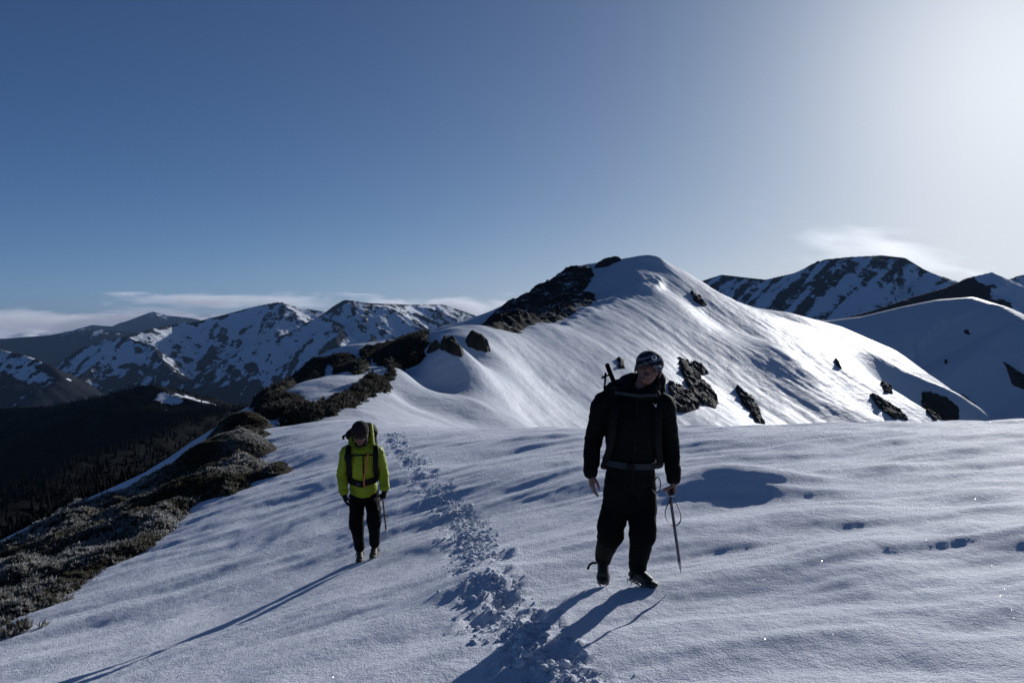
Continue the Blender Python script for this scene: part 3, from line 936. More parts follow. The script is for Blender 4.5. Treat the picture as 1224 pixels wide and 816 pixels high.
def pine_mat(name, label, poly, step, n_tuft, size, rng, boost=1.0, mound=None, kind='stuff'):
    lo, hi = poly.min(0) - .6, poly.max(0) + .6
    xs = np.arange(lo[0], hi[0], step); ys = np.arange(lo[1], hi[1], step)
    X, Y = np.meshgrid(xs, ys)
    def top(x, y):
        sd = poly_sd(x, y, poly) + .28 * fbm(x * 1.1, y * 1.1, 4, .6)
        hm, m = hummocks(x, y, sd, boost)
        if mound is not None:
            q = np.hypot((x - mound[0]) / mound[2], (y - mound[1]) / mound[3])
            hm = hm + mound[4] * np.sqrt(np.clip(1 - q * q, 0, 1))
        return h_ground(x, y) + hm - (1 - m) * .12 - .05, m
    Z, m = top(X, Y)
    base, _ = grid_mesh(name, X, Y, Z, keep=m > .03)
    ob = link(name, base, M_TWIG)
    # shoots
    px = rng.uniform(lo[0], hi[0], n_tuft); py = rng.uniform(lo[1], hi[1], n_tuft)
    z, mm = top(px, py)
    keep = rng.uniform(0, 1, n_tuft) < smooth(.12, .5, mm)
    keep &= fbm(px * .9 + 4, py * .9, 3) > -.42
    px, py, z = px[keep], py[keep], z[keep]
    e = .05
    zx = top(px + e, py)[0] - z; zy = top(px, py + e)[0] - z
    N = np.stack([-zx / e, -zy / e, np.ones(len(px))], 1); N /= np.linalg.norm(N, axis=1, keepdims=True)
    sz = size * rng.uniform(.6, 1.4, len(px))
    rime = np.clip(.28 + .9 * fbm(px * .45 + 20, py * .45, 3) + rng.uniform(-.2, .25, len(px)), .03, 1)
    V, F, rr = tufts(np.stack([px, py, z], 1), N, sz, rng, rime=rime)
    me = mesh_np('needles', V, F)
    set_attr(me, 'rime', rr)
    nd = link('needles', me, M_NEEDLE, ob, smooth_shade=False)
    if kind == 'stuff': tag(ob, label, kind='stuff')
    else: tag(ob, label, 'shrub', 'rimed shrubs at the snow edge')
    return ob
pine_mat('dwarf_pine_thicket', 'low thicket of rimed dwarf pine on the slope left of the snow', MAT_POLY, .08, 52000, .085, np.random.default_rng(41))

def shrub_mound(px, py, d, rx, ry, hgt, label, seed):
    c = at(px, py, d)[:2]
    a = np.linspace(0, 2 * np.pi, 20)[:-1]
    poly = np.stack([c[0] + rx * np.cos(a), c[1] + ry * np.sin(a)], 1)
    return pine_mat('dwarf_pine', label, poly, .08, int(1700 * rx * ry * 4), .085, np.random.default_rng(seed), boost=.6, mound=(c[0], c[1], rx * 1.05, ry * 1.05, hgt), kind='thing')
shrub_mound(285, 516, 25.5, 1.15, 1.1, .52, 'rounded rimed shrub farthest up the snow edge against the dark valley', 5)
shrub_mound(262, 550, 21.0, 1.5, 1.4, .46, 'wide rimed shrub just below the rounded one', 6)
shrub_mound(326, 572, 17.8, .55, .6, .22, 'dark low shrub with its tip pushed into the snow', 8)
def twig(px, py, label, seed, size=.16, n=26):
    p = hit(px, py, h_ground, 3, 30)
    rng = np.random.default_rng(seed)
    P = p + np.stack([rng.normal(0, size, n), rng.normal(0, size * .6, n), rng.uniform(0, size * .6, n)], 1)
    N = np.tile([0, 0, 1.0], (n, 1))
    V, F, rr = tufts(P - p, N, np.full(n, size * .8), rng, rime=rng.uniform(.1, .5, n))
    me = mesh_np('needles', V, F); set_attr(me, 'rime', rr)
    bm = bmesh.new(); bmesh.ops.create_cone(bm, segments=7, radius1=.012, radius2=.004, depth=size * 1.4, cap_ends=True)
    st = bpy.data.meshes.new('pine_sprig'); bm.to_mesh(st); bm.free()
    o = link('pine_sprig', st, M_TWIG)
    link('needles', me, M_NEEDLE, o, smooth_shade=False)
    o.location = p
    return tag(o, label, 'sprig', 'pine sprigs poking through the snow')
twig(14, 757, 'lone pine sprig poking from the snow below the thicket', 2)
twig(44, 728, 'small pine sprig at the lower border of the thicket', 3, .2, 40)

# ------------------------------------------------------------------ conifers on the wooded mountainside
def conifers(n):
    rng = np.random.default_rng(77)
    f = surf('wooded_slope')
    y = 75 + 1050 * rng.uniform(0, 1, n * 3) ** 1.5; x = y * rng.uniform(-.9, -.12, n * 3)
    keep = x < -22
    x, y = x[keep][:n], y[keep][:n]
    z = f(x, y)
    k = at(195, 470, 900)
    ok = (np.hypot(x - k[0] - 20, y - k[1]) > 42)
    x, y, z = x[ok], y[ok], z[ok]
    n = len(x)
    hgt = rng.uniform(2.5, 6, n) * (.55 + .45 * smooth(80, 400, y))
    a = np.linspace(0, 2 * np.pi, 6)[:-1]
    V, F = [], []
    for tier, (z0, z1, r) in enumerate(((.08, .62, .24), (.42, 1.0, .16))):
        ring = np.stack([x[:, None] + hgt[:, None] * r * np.cos(a) * rng.uniform(.7, 1.3, (n, 5)), y[:, None] + hgt[:, None] * r * np.sin(a), np.broadcast_to((z + hgt * z0)[:, None], (n, 5))], 2)
        tip = np.stack([x, y, z + hgt * z1], 1)[:, None]
        V.append(np.concatenate([ring, tip], 1).reshape(-1, 3))
        b = (np.arange(n) * 6)[:, None, None] + tier * n * 6
        i = np.arange(5)
        F.append((b + np.stack([i, (i + 1) % 5, np.full(5, 5)], 1)[None]).reshape(-1, 3))
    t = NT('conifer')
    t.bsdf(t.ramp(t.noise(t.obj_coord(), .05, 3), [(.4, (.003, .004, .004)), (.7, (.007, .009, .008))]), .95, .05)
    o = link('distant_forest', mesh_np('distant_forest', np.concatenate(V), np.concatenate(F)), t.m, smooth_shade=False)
    tag(o, 'dense dark conifer forest on the mountainside', kind='stuff')
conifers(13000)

# ------------------------------------------------------------------ loose snow kicked out of the track
def loose_snow(n):
    rng = np.random.default_rng(51)
    s = rng.uniform(0, _cum[-1], n)
    cx = np.interp(s, _cum, TR[:, 0]) + rng.normal(0, .12, n); cy = np.interp(s, _cum, TR[:, 1]) + rng.normal(0, .12, n)
    keep = perlin(cx * 1.1 + 9, cy * 1.1) + rng.normal(0, .3, n) > -.1
    cx, cy = cx[keep], cy[keep]; n = len(cx)
    z = h_ground(cx, cy)
    r = np.minimum(.004 + rng.exponential(.0065, n), .034)
    bm = bmesh.new(); bmesh.ops.create_icosphere(bm, subdivisions=2, radius=1.0)
    bv = np.array([v.co[:] for v in bm.verts]); bf = np.array([[v.index for v in f.verts] for f in bm.faces]); bm.free()
    V = np.empty((n, len(bv), 3))
    for k in range(n):
        j = 1 + .35 * perlin(bv[:, 0] * 1.7 + k * 3.1, bv[:, 1] * 1.7 + bv[:, 2] * 1.3)
        V[k] = bv * j[:, None] * r[k] * np.array([1, 1, .75]) + (cx[k], cy[k], z[k] + r[k] * .2)
    F = bf[None] + (np.arange(n) * len(bv))[:, None, None]
    o = link('loose_snow', mesh_np('loose_snow', V.reshape(-1, 3), F.reshape(-1, 3)), M_SNOW)
    tag(o, 'crumbs of loose snow kicked up along the boot track', kind='stuff')
loose_snow(6000)

# ------------------------------------------------------------------ clouds beyond the haze
def cloud_sea():
    y = np.geomspace(16000, 90000, 150); s = np.linspace(-1.3, 1.3, 420)
    Y, S = np.meshgrid(y, s, indexing='ij')
    X = S * Y
    Z = -700 + 620 * fbm(X / 7000, Y / 7000, 5, .55) + 220 * np.maximum(fbm(X / 1500 + 9, Y / 1500, 4, .6), 0)
    t = NT('cloud_sea')
    t.bsdf((.82, .83, .86), 1.0, .0)
    me, _ = grid_mesh('cloud_sea', X, Y, Z)
    tag(link('cloud_sea', me, t.m), 'sea of pale cloud along the horizon', kind='stuff')
cloud_sea()

def cloud(name, label, px0, py0, px1, py1, d, depth, dens, seed, scale=(3.0, 3.0, 1.4), lo=.5, aniso_g=.3, rotz=0.0, tilt=0.0, color=(.97, .97, 1.0)):
    a, b = np.array(at(px0, py0, d)), np.array(at(px1, py1, d))
    bm = bmesh.new(); bmesh.ops.create_cube(bm, size=1.0)
    me = bpy.data.meshes.new(name); bm.to_mesh(me); bm.free()
    o = link(name, me, smooth_shade=False)
    o.location = (a + b) / 2
    o.scale = (abs(b[0] - a[0]), depth, abs(b[2] - a[2]))
    o.rotation_euler = (0, tilt, rotz)
    t = NT(name)
    tc = t.n('TexCoord')
    mp = t.n('Mapping'); mp.inputs['Scale'].default_value = scale; mp.inputs['Location'].default_value = (seed, seed * 1.7, 0)
    t.l(tc.outputs['Object'], mp.inputs['Vector'])
    n = t.noise(mp.outputs[0], 1.0, 6, .62)
    # thins out towards the box walls
    sp = t.n('VectorMath', operation='LENGTH'); sc = t.n('VectorMath', operation='MULTIPLY'); sc.inputs[1].default_value = (2, 2, 2)
    t.l(tc.outputs['Object'], sc.inputs[0]); t.l(sc.outputs[0], sp.inputs[0])
    fall = t.n('MapRange'); fall.inputs[1].default_value = .15; fall.inputs[2].default_value = .95; fall.inputs[3].default_value = 0.0; fall.inputs[4].default_value = -.34
    t.l(sp.outputs['Value'], fall.inputs[0])
    v = t.math('ADD', n, fall.outputs[0])
    mr = t.n('MapRange'); mr.inputs[1].default_value = lo - .14; mr.inputs[2].default_value = lo + .10; mr.inputs[3].default_value = 0.0; mr.inputs[4].default_value = dens
    t.l(v, mr.inputs[0])
    pv = t.n('VolumePrincipled', Anisotropy=aniso_g); pv.inputs['Color'].default_value = (*color, 1)
    t.l(mr.outputs[0], pv.inputs['Density'])
    t.l(pv.outputs[0], t.out.inputs['Volume'])
    me.materials.append(t.m)
    tag(o, label, kind='stuff')
    return o
cloud('cloud_bank', 'grey cloud bank lying over the far left mountains', -160, 366, 330, 404, 17500, 2500, .0020, 3, (5.0, 1.6, 1.9), lo=.39)
cloud('grey_cloud', 'thin flat grey cloud streak above the far left range', 120, 349, 420, 372, 18500, 1500, .0024, 8, (4.2, 1.4, 1.4), lo=.37)
cloud('white_cloud', 'white cloud tops beyond the middle of the range', 400, 350, 660, 384, 19000, 2500, .0022, 12, (3.6, 1.6, 1.3), lo=.36)
cloud('snow_plume', 'wisp of blown cloud trailing off the dark mountain', 890, 262, 1200, 338, 16500, 1200, 0.00042, 20, (3.4, 1.0, 4.2), lo=.40, aniso_g=.5, tilt=R(9))
# ------------------------------------------------------------------ people
def V3(*a): return np.array(a, float)
def unit(v): 
    v = np.asarray(v, float); return v / (np.linalg.norm(v) + 1e-12)

def chain(pts, ref=(1, 0, 0), seg=18, caps=True):
    """closed tapered tube: pts = [(pos, rx, ry)], rx along ref"""
    P = [np.asarray(p[0], float) for p in pts]
    A = [p[1] for p in pts]; B = [p[2] if len(p) > 2 else p[1] for p in pts]
    # smooth the run of rings
    n = len(P)
    rings = []
    K = 4
    for i in range(n - 1):
        p0, p1, p2, p3 = P[max(i - 1, 0)], P[i], P[i + 1], P[min(i + 2, n - 1)]
        for k in range(K if i < n - 2 else K + 1):
            t = k / K
            c = .5 * (2 * p1 + (p2 - p0) * t + (2 * p0 - 5 * p1 + 4 * p2 - p3) * t * t + (3 * p1 - p0 - 3 * p2 + p3) * t ** 3)
            s = t * t * (3 - 2 * t)
            rings.append((c, A[i] + (A[i + 1] - A[i]) * s, B[i] + (B[i + 1] - B[i]) * s))
    T = [unit(rings[min(i + 1, len(rings) - 1)][0] - rings[max(i - 1, 0)][0]) for i in range(len(rings))]
    full = []
    if caps:
        for f in (.98, .8, .5):
            c, a, b = rings[0]; r = min(a, b) * .8
            k = math.sqrt(1 - f * f)
            full.append((c - T[0] * r * f, a * k, b * k, T[0]))
    for (c, a, b), t in zip(rings, T): full.append((c, a, b, t))
    if caps:
        for f in (.5, .8, .98):
            c, a, b = rings[-1]; r = min(a, b) * .8
            k = math.sqrt(1 - f * f)
            full.append((c + T[-1] * r * f, a * k, b * k, T[-1]))
    V, F = [], []
    ang = np.linspace(0, 2 * np.pi, seg, endpoint=False)
    for c, a, b, t in full:
        u = unit(np.asarray(ref, float) - t * np.dot(ref, t)); w = np.cross(t, u)
        V.append(c + a * np.cos(ang)[:, None] * u + b * np.sin(ang)[:, None] * w)
    m = len(full)
    V = np.concatenate(V)
    for i in range(m - 1):
        for j in range(seg):
            k = (j + 1) % seg
            F.append((i * seg + j, i * seg + k, (i + 1) * seg + k, (i + 1) * seg + j))
    V = np.vstack([V, full[0][0][None], full[-1][0][None]])
    a, b = m * seg, m * seg + 1
    for j in range(seg):
        k = (j + 1) % seg
        F.append((a, k, j)); F.append((b, (m - 1) * seg + j, (m - 1) * seg + k))
    return V, F

def ellipsoid(c, r, rot=None, seg=20):
    th = np.linspace(0, np.pi, seg // 2 + 1); ph = np.linspace(0, 2 * np.pi, seg, endpoint=False)
    V = [(0, 0, 1)]
    for t in th[1:-1]:
        V += [(math.sin(t) * math.cos(p), math.sin(t) * math.sin(p), math.cos(t)) for p in ph]
    V += [(0, 0, -1)]
    V = np.array(V) * np.array(r)
    if rot is not None: V = V @ np.array(rot).T
    V = V + np.array(c)
    F = []; m = len(th) - 2
    for j in range(seg): F.append((0, 1 + j, 1 + (j + 1) % seg))
    for i in range(m - 1):
        for j in range(seg):
            k = (j + 1) % seg
            F.append((1 + i * seg + j, 1 + (i + 1) * seg + j, 1 + (i + 1) * seg + k, 1 + i * seg + k))
    e = len(V) - 1
    for j in range(seg): F.append((e, 1 + (m - 1) * seg + (j + 1) % seg, 1 + (m - 1) * seg + j))
    return V, F

def box_shape(c, s, rot=None):
    V = np.array([(x, y, z) for x in (-.5, .5) for y in (-.5, .5) for z in (-.5, .5)]) * np.array(s)
    if rot is not None: V = V @ np.array(rot).T
    return V + np.array(c), [(0, 1, 3, 2), (4, 6, 7, 5), (0, 4, 5, 1), (2, 3, 7, 6), (0, 2, 6, 4), (1, 5, 7, 3)]

def join_shapes(shapes):
    V, F, n = [], [], 0
    for v, f in shapes:
        V.append(v); F += [tuple(i + n for i in q) for q in f]; n += len(v)
    return np.concatenate(V), F

def raw_mesh(name, shapes):
    V, F = join_shapes(shapes)
    me = bpy.data.meshes.new(name)
    me.from_pydata(V.tolist(), [], F)
    return me

def fused(name, shapes, voxel, smooth_it=4, wrinkle=0.0, wfreq=1.0, seed=0, keep=None):
    """one continuous skin over overlapping closed shapes"""
    me = raw_mesh(name, shapes)
    bm = bmesh.new(); bm.from_mesh(me); bmesh.ops.recalc_face_normals(bm, faces=bm.faces[:]); bm.to_mesh(me); bm.free()
    tmp = bpy.data.objects.new('tmp', me); COL.objects.link(tmp)
    r = tmp.modifiers.new('r', 'REMESH'); r.mode = 'VOXEL'; r.voxel_size = voxel; r.adaptivity = 0
    if smooth_it:
        s = tmp.modifiers.new('s', 'SMOOTH'); s.iterations = smooth_it; s.factor = .5
    dg = bpy.context.evaluated_depsgraph_get()
    out = bpy.data.meshes.new_from_object(tmp.evaluated_get(dg))
    bpy.data.objects.remove(tmp); bpy.data.meshes.remove(me)
    out.name = name
    if wrinkle:
        n = len(out.vertices)
        co = np.empty(n * 3, np.float32); out.vertices.foreach_get('co', co); co = co.reshape(-1, 3).astype(float)
        nr = np.empty(n * 3, np.float32); out.vertex_normals.foreach_get('vector', nr); nr = nr.reshape(-1, 3)
        x, y, z = co.T * wfreq
        w = fbm(x * 7 + z * 6 + seed, z * 11 - y * 7 + x * 3, 3, .5, ridged=True) * .7 + .5 * fbm(y * 9 + z * 3 + seed * 2, z * 8 - x * 5, 3)
        co += nr * (w * wrinkle)[:, None]
        out.vertices.foreach_set('co', co.astype(np.float32).ravel()); out.update()
    return out

def tube(path, r, seg=8, r1=None, ref=(1, 0, .01)):
    n = len(path)
    r1 = r if r1 is None else r1
    return chain([(p, r + (r1 - r) * i / (n - 1), r + (r1 - r) * i / (n - 1)) for i, p in enumerate(path)], ref, seg)

def ribbon(path, width, thick, across):
    """flat strap along a path; across = direction of its width at each point (one vector or a list)"""
    P = [np.asarray(p, float) for p in path]; n = len(P)
    ac = [np.asarray(across, float)] * n if np.ndim(across) == 1 else [np.asarray(a, float) for a in across]
    V, F = [], []
    for i in range(n):
        t = unit(P[min(i + 1, n - 1)] - P[max(i - 1, 0)])
        u = unit(ac[i] - t * np.dot(ac[i], t)); w = np.cross(t, u)
        for a, b in ((-1, -1), (1, -1), (1, 1), (-1, 1)):
            V.append(P[i] + u * a * width / 2 + w * b * thick / 2)
    for i in range(n - 1):
        for j in range(4):
            k = (j + 1) % 4
            F.append((i * 4 + j, i * 4 + k, i * 4 + 4 + k, i * 4 + 4 + j))
    F.append((3, 2, 1, 0)); e = (n - 1) * 4; F.append((e, e + 1, e + 2, e + 3))
    return np.array(V), F

def mat_cloth(name, col, rough=.75, weave=450, spec=.3, var=.25, sheen=0.0):
    t = NT(name)
    c = t.obj_coord()
    n = t.noise(c, 9, 5, .6); n2 = t.noise(c, weave, 2, .5)
    cc = t.ramp(n, [(.3, tuple(v * (1 - var) for v in col)), (.7, tuple(v * (1 + var) for v in col))])
    b = t.bump(n, .35, .02); b = t.bump(n2, .3, .0015, b)
    bs = t.bsdf(cc, rough, spec, b)
    if sheen: bs.inputs['Sheen Weight'].default_value = sheen
    return t.m

def mat_simple(name, col, rough=.5, metal=0.0, spec=.5, scale=40, var=.2):
    t = NT(name)
    n = t.noise(t.obj_coord(), scale, 4)
    cc = t.ramp(n, [(.3, tuple(v * (1 - var) for v in col)), (.7, tuple(min(v * (1 + var), 1) for v in col))])
    bs = t.bsdf(cc, rough, spec, t.bump(n, .15, .002)); bs.inputs['Metallic'].default_value = metal
    return t.m

def mat_skin(name, col):
    t = NT(name)
    c = t.obj_coord(); n = t.noise(c, 22, 4)
    cc = t.ramp(n, [(.3, tuple(v * .8 for v in col)), (.7, tuple(v * 1.15 for v in col))])
    t.bsdf(cc, .55, .35, t.bump(t.noise(c, 160, 3), .2, .002), Subsurface_Weight=.08)
    return t.m

M_BLACK = mat_cloth('black_shell_fabric', (.0045, .0045, .0055), .8, spec=.12)
M_BLACK2 = mat_cloth('black_trouser_fabric', (.004, .004, .0045), .9, spec=.1)
M_PACK = mat_cloth('black_pack_fabric', (.007, .0075, .010), .75, weave=300, spec=.15)
M_GREYWEB = mat_cloth('grey_webbing', (.020, .025, .034), .6, weave=700)
M_BLACKWEB = mat_cloth('black_webbing', (.006, .006, .007), .7, weave=700, spec=.15)
M_LIME = mat_cloth('lime_shell_fabric', (.25, .30, .008), .6, var=.15)
M_ORANGE = mat_simple('orange_hose', (.45, .14, .02), .45)
M_KNIT = mat_cloth('dark_knit', (.020, .013, .013), .95, weave=160)
M_GLOVE = mat_cloth('black_glove', (.005, .0055, .007), .75, spec=.15)
M_SKIN = mat_skin('skin', (.20, .095, .075))
M_HAIR = mat_simple('dark_hair', (.010, .008, .007), .6)
M_STEEL = mat_simple('steel', (.45, .46, .48), .35, 1.0)
M_ALU = mat_simple('grey_aluminium', (.10, .105, .12), .4, .6)
M_BROWNSHAFT = mat_simple('brown_shaft', (.10, .075, .06), .5, .2)
M_RED = mat_cloth('dark_red_webbing', (.10, .012, .018), .6, weave=600)
M_BOOT = mat_simple('boot_leather', (.016, .014, .012), .6)
M_BOOTY = mat_simple('tan_boot_leather', (.07, .055, .035), .65, var=.5, scale=18)
M_WHITE = mat_simple('white_print', (.75, .75, .75), .6)
M_EYE = mat_simple('eye', (.02, .015, .012), .2)
def mat_cap():
    t = NT('patterned_cap')
    tc = t.n('TexCoord')
    mp = t.n('Mapping'); mp.inputs['Rotation'].default_value = (R(20), R(14), 0); t.l(tc.outputs['Object'], mp.inputs['Vector'])
    wv = t.n('TexWave', Scale=5.5, Distortion=6.0, Detail=1.5); wv.bands_direction = 'Z'
    t.l(mp.outputs[0], wv.inputs['Vector'])
    col = t.ramp(wv.outputs['Fac'], [(.48, (.010, .010, .015)), (.66, (.13, .14, .17))])
    t.bsdf(col, .8, .2, t.bump(t.noise(tc.outputs['Object'], 300, 2), .3, .001))
    return t.m
M_CAP = mat_cap()

def hand_shapes(wrist, d, w, n, curl, size=1.0, spread=.0, thumb=None, fat=1.0):
    """palm, four fingers of unequal length and a thumb; d along the hand, w towards the thumb, n out of the palm"""
    d, w, n = unit(d), unit(w), unit(n)
    S = size
    out = [chain([(wrist - d * .02 * S, .027 * S * fat, .021 * S * fat), (wrist + d * .015 * S, .029 * S * fat, .020 * S * fat), (wrist + d * .055 * S, .040 * S * fat, .017 * S * fat), (wrist + d * .092 * S, .041 * S * fat, .014 * S * fat)], w, 16)]
    off = (.031, .0105, -.0105, -.030); ln = (.072, .082, .076, .060)
    for k in range(4):
        p = wrist + (d * (.094 - .004 * abs(k - 1)) + w * off[k]) * S
        pts = [(p - d * .02 * S, .0098 * S * fat)]
        a = 0.0
        pts.append((p, .0098 * S * fat))
        for j, frac in enumerate((.45, .30, .25)):
            a += curl[j] * (1 + .10 * (k - 1.5))
            dirn = d * math.cos(a) + n * math.sin(a) + w * spread * (1.5 - k)
            p = p + unit(dirn) * ln[k] * frac * S
            pts.append((p, (.0090, .0083, .0070)[j] * S * fat))
        out.append(chain([(q, r, r) for q, r in pts], w, 10))
    b = wrist + (d * .022 + w * .026 + n * .006) * S
    if thumb is None: thumb = [(.55, .70, .35), (.80, .30, .45), (.9, .05, .35)]
    pts = [(b, .0135 * S * fat)]
    for (td, tw, tn), L, r in zip(thumb, (.042, .032, .026), (.0115, .0102, .0080)):
        b = b + unit(d * td + w * tw + n * tn) * L * S
        pts.append((b, r * S * fat))
    out.append(chain([(q, r, r) for q, r in pts], w, 10))
    return out

def rot_from(z, x_hint):
    z = unit(z); x = unit(np.asarray(x_hint, float) - z * np.dot(x_hint, z)); y = np.cross(z, x)
    return np.stack([x, y, z], 1)

def head_shapes(c, M, s=1.0):
    """head built round the middle c; M columns: face right, back of the head, up"""
    def e(p, r): return ellipsoid(c + M @ (np.array(p) * s), np.array(r) * s, M)
    return [e((0, .012, .028), (.074, .094, .088)), e((0, -.012, -.035), (.058, .070, .075)), e((0, -.040, -.083), (.036, .036, .026)),
            e((-.038, -.052, -.030), (.026, .024, .026)), e((.038, -.052, -.030), (.026, .024, .026)),      # cheeks
            e((0, -.092, -.022), (.013, .020, .014)), e((0, -.083, -.002), (.009, .014, .026)),                # nose
            e((-.030, -.080, .020), (.026, .012, .008)), e((.030, -.080, .020), (.026, .012, .008)),            # brows
            e((0, -.080, -.052), (.022, .010, .006)), e((0, -.078, -.066), (.019, .010, .007)),                 # lips
            e((-.078, .012, -.008), (.010, .020, .032)), e((.078, .012, -.008), (.010, .020, .032))]            # ears

def crampon_and_boot(parent, ankle, toe_dir, ground_n, mat_boot, size=1.0, pitch=0.0, strap_tail=None):
    """boot with a crampon strapped under it; ankle is 0.11 m above the sole"""
    f = unit(toe_dir); up = unit(ground_n); f = unit(f - up * np.dot(f, up)); s = np.cross(f, up)
    if pitch:
        f2 = f * math.cos(pitch) + up * math.sin(pitch); up = up * math.cos(pitch) - f * math.sin(pitch); f = f2
    S = size
    def p(a, b, c): return ankle + (f * a + s * b + up * c) * S
    shapes = [chain([(p(-.055, 0, -.085), .036 * S, .026 * S), (p(-.02, 0, -.082), .040 * S, .03 * S), (p(.05, 0, -.085), .042 * S, .028 * S), (p(.12, .0, -.088), .048 * S, .026 * S), (p(.165, 0, -.086), .044 * S, .024 * S), (p(.190, 0, -.082), .032 * S, .020 * S)], s, 18),
              chain([(p(-.015, 0, -.09), .042 * S, .052 * S), (p(-.01, 0, -.03), .044 * S, .056 * S), (p(-.005, 0, .05), .050 * S, .058 * S)], s, 18),
              chain([(p(.0, 0, -.035), .038 * S, .04 * S), (p(.06, 0, -.058), .040 * S, .036 * S), (p(.13, 0, -.072), .042 * S, .03 * S)], s, 16)]
    me = fused('boot', shapes, .006, 3, .002, 2)
    boot = link('boot', me, mat_boot, parent)
    cr = []
    for sd in (-1, 1):
        cr.append(ribbon([p(-.065, sd * .03, -.119), p(-.02, sd * .036, -.119), (p(.05, sd * .034, -.119)), p(.12, sd * .045, -.119), p(.165, sd * .036, -.118), p(.195, sd * .02, -.116)], .014 * S, .006 * S, s))
        for a, b in ((-.06, .034), (-.01, .038), (.075, .040), (.115, .046), (.155, .042)):
            q = p(a, sd * b, -.118)
            cr.append(chain([(q, .009 * S, .003 * S), (q - up * .018 * S + s * sd * .003, .006 * S, .003 * S), (q - up * .036 * S + s * sd * .004, .0015 * S, .0015 * S)], f, 6))
        q = p(.185, sd * .022, -.116)
        cr.append(chain([(q, .008 * S, .003 * S), (q + f * .02 * S - up * .006 * S, .006 * S, .003 * S), (q + f * .042 * S - up * .022 * S, .0015 * S, .0015 * S)], up, 6))
    for a in (-.055, .03, .13): cr.append(ribbon([p(a, -.045, -.118), p(a, .045, -.118)], .014 * S, .006 * S, f))
    o = link('crampon', raw_mesh('crampon', cr), M_STEEL, boot, smooth_shade=False)
    arc = [p(.115, .05 * math.cos(t), -.118 + .075 * math.sin(t)) for t in np.linspace(0, math.pi, 9)]
    arc2 = [p(-.01 + .02 * math.sin(t), .053 * math.cos(t), -.10 + .085 * math.sin(t)) for t in np.linspace(0, math.pi, 9)]
    link('crampon_strap', raw_mesh('crampon_strap', [ribbon(arc, .018 * S, .004, f)]), M_BLACKWEB, boot, smooth_shade=False)
    link('crampon_strap', raw_mesh('crampon_strap', [ribbon(arc2, .018 * S, .004, f)]), M_BLACKWEB, boot, smooth_shade=False)
    if strap_tail is not None:
        link('crampon_strap', raw_mesh('crampon_strap', [ribbon(strap_tail, .018, .003, (0, 0, 1))]), M_BLACKWEB, boot, smooth_shade=False)
    return boot

def thing(name, label, cat, loc, group=None):
    o = bpy.data.objects.new(name, None); COL.objects.link(o)
    o.location = loc; o.empty_display_size = .2
    return tag(o, label, cat, group)

def part(name, shapes, mat, parent, flat=True):
    return link(name, raw_mesh(name, shapes), mat, parent, smooth_shade=not flat)

def smooth_path(P, k=5):
    P = [np.asarray(p, float) for p in P]; out = []; n = len(P)
    for i in range(n - 1):
        p0, p1, p2, p3 = P[max(i - 1, 0)], P[i], P[i + 1], P[min(i + 2, n - 1)]
        for t in np.arange(k) / k:
            out.append(.5 * (2 * p1 + (p2 - p0) * t + (2 * p0 - 5 * p1 + 4 * p2 - p3) * t * t + (3 * p1 - p0 - 3 * p2 + p3) * t ** 3))
    return out + [P[-1]]

def ice_axe(label, loc, grip, head_axis, tip, shaft_mat, leash=None, leash_mat=None, crossbar=None, size=1.0):
    """held by its head: head_axis runs from adze to pick, tip is the spike end (all local to loc)"""
    ax = thing('ice_axe', label, 'ice axe', loc, 'ice axes carried by the hikers')
    g, tip = np.asarray(grip, float), np.asarray(tip, float)
    d = unit(tip - g); h = unit(np.asarray(head_axis, float) - d * np.dot(head_axis, d)); s = np.cross(d, h)
    L = np.linalg.norm(tip - g)
    part('shaft', [chain([(g - d * .01, .016, .011), (g + d * L * .45, .0155, .011), (g + d * (L - .07), .015, .011)], h, 12)], shaft_mat, ax, False)
    part('spike', [chain([(g + d * (L - .085), .018, .013), (g + d * (L - .06), .014, .010), (g + d * L, .002, .002)], h, 10)], M_STEEL, ax, False)
    pick = [g - h * .01, g + h * .05 - d * .004, g + h * .10 + d * .006, g + h * .145 + d * .03]
    part('pick', [ribbon(pick, .024, .005, d), chain([(g - d * .016, .02, .01), (g + d * .05, .014, .010)], h, 10)], M_STEEL, ax)
    part('adze', [ribbon([g + h * .005, g - h * .04, g - h * .075 + d * .012], .045, .004, s)], M_STEEL, ax)
    if leash is not None:
        part('leash', [ribbon(smooth_path(leash), .020, .003, (0, 1, 0) if crossbar is None else (0, 1, .3))], leash_mat, ax)
    if crossbar is not None:
        c = g + d * crossbar
        part('leash_stop', [chain([(c - np.array([.04, 0, 0]), .006, .006), (c + np.array([.042, 0, .002]), .006, .006)], (0, 0, 1), 8)], M_BLACKWEB, ax, False)
    return ax

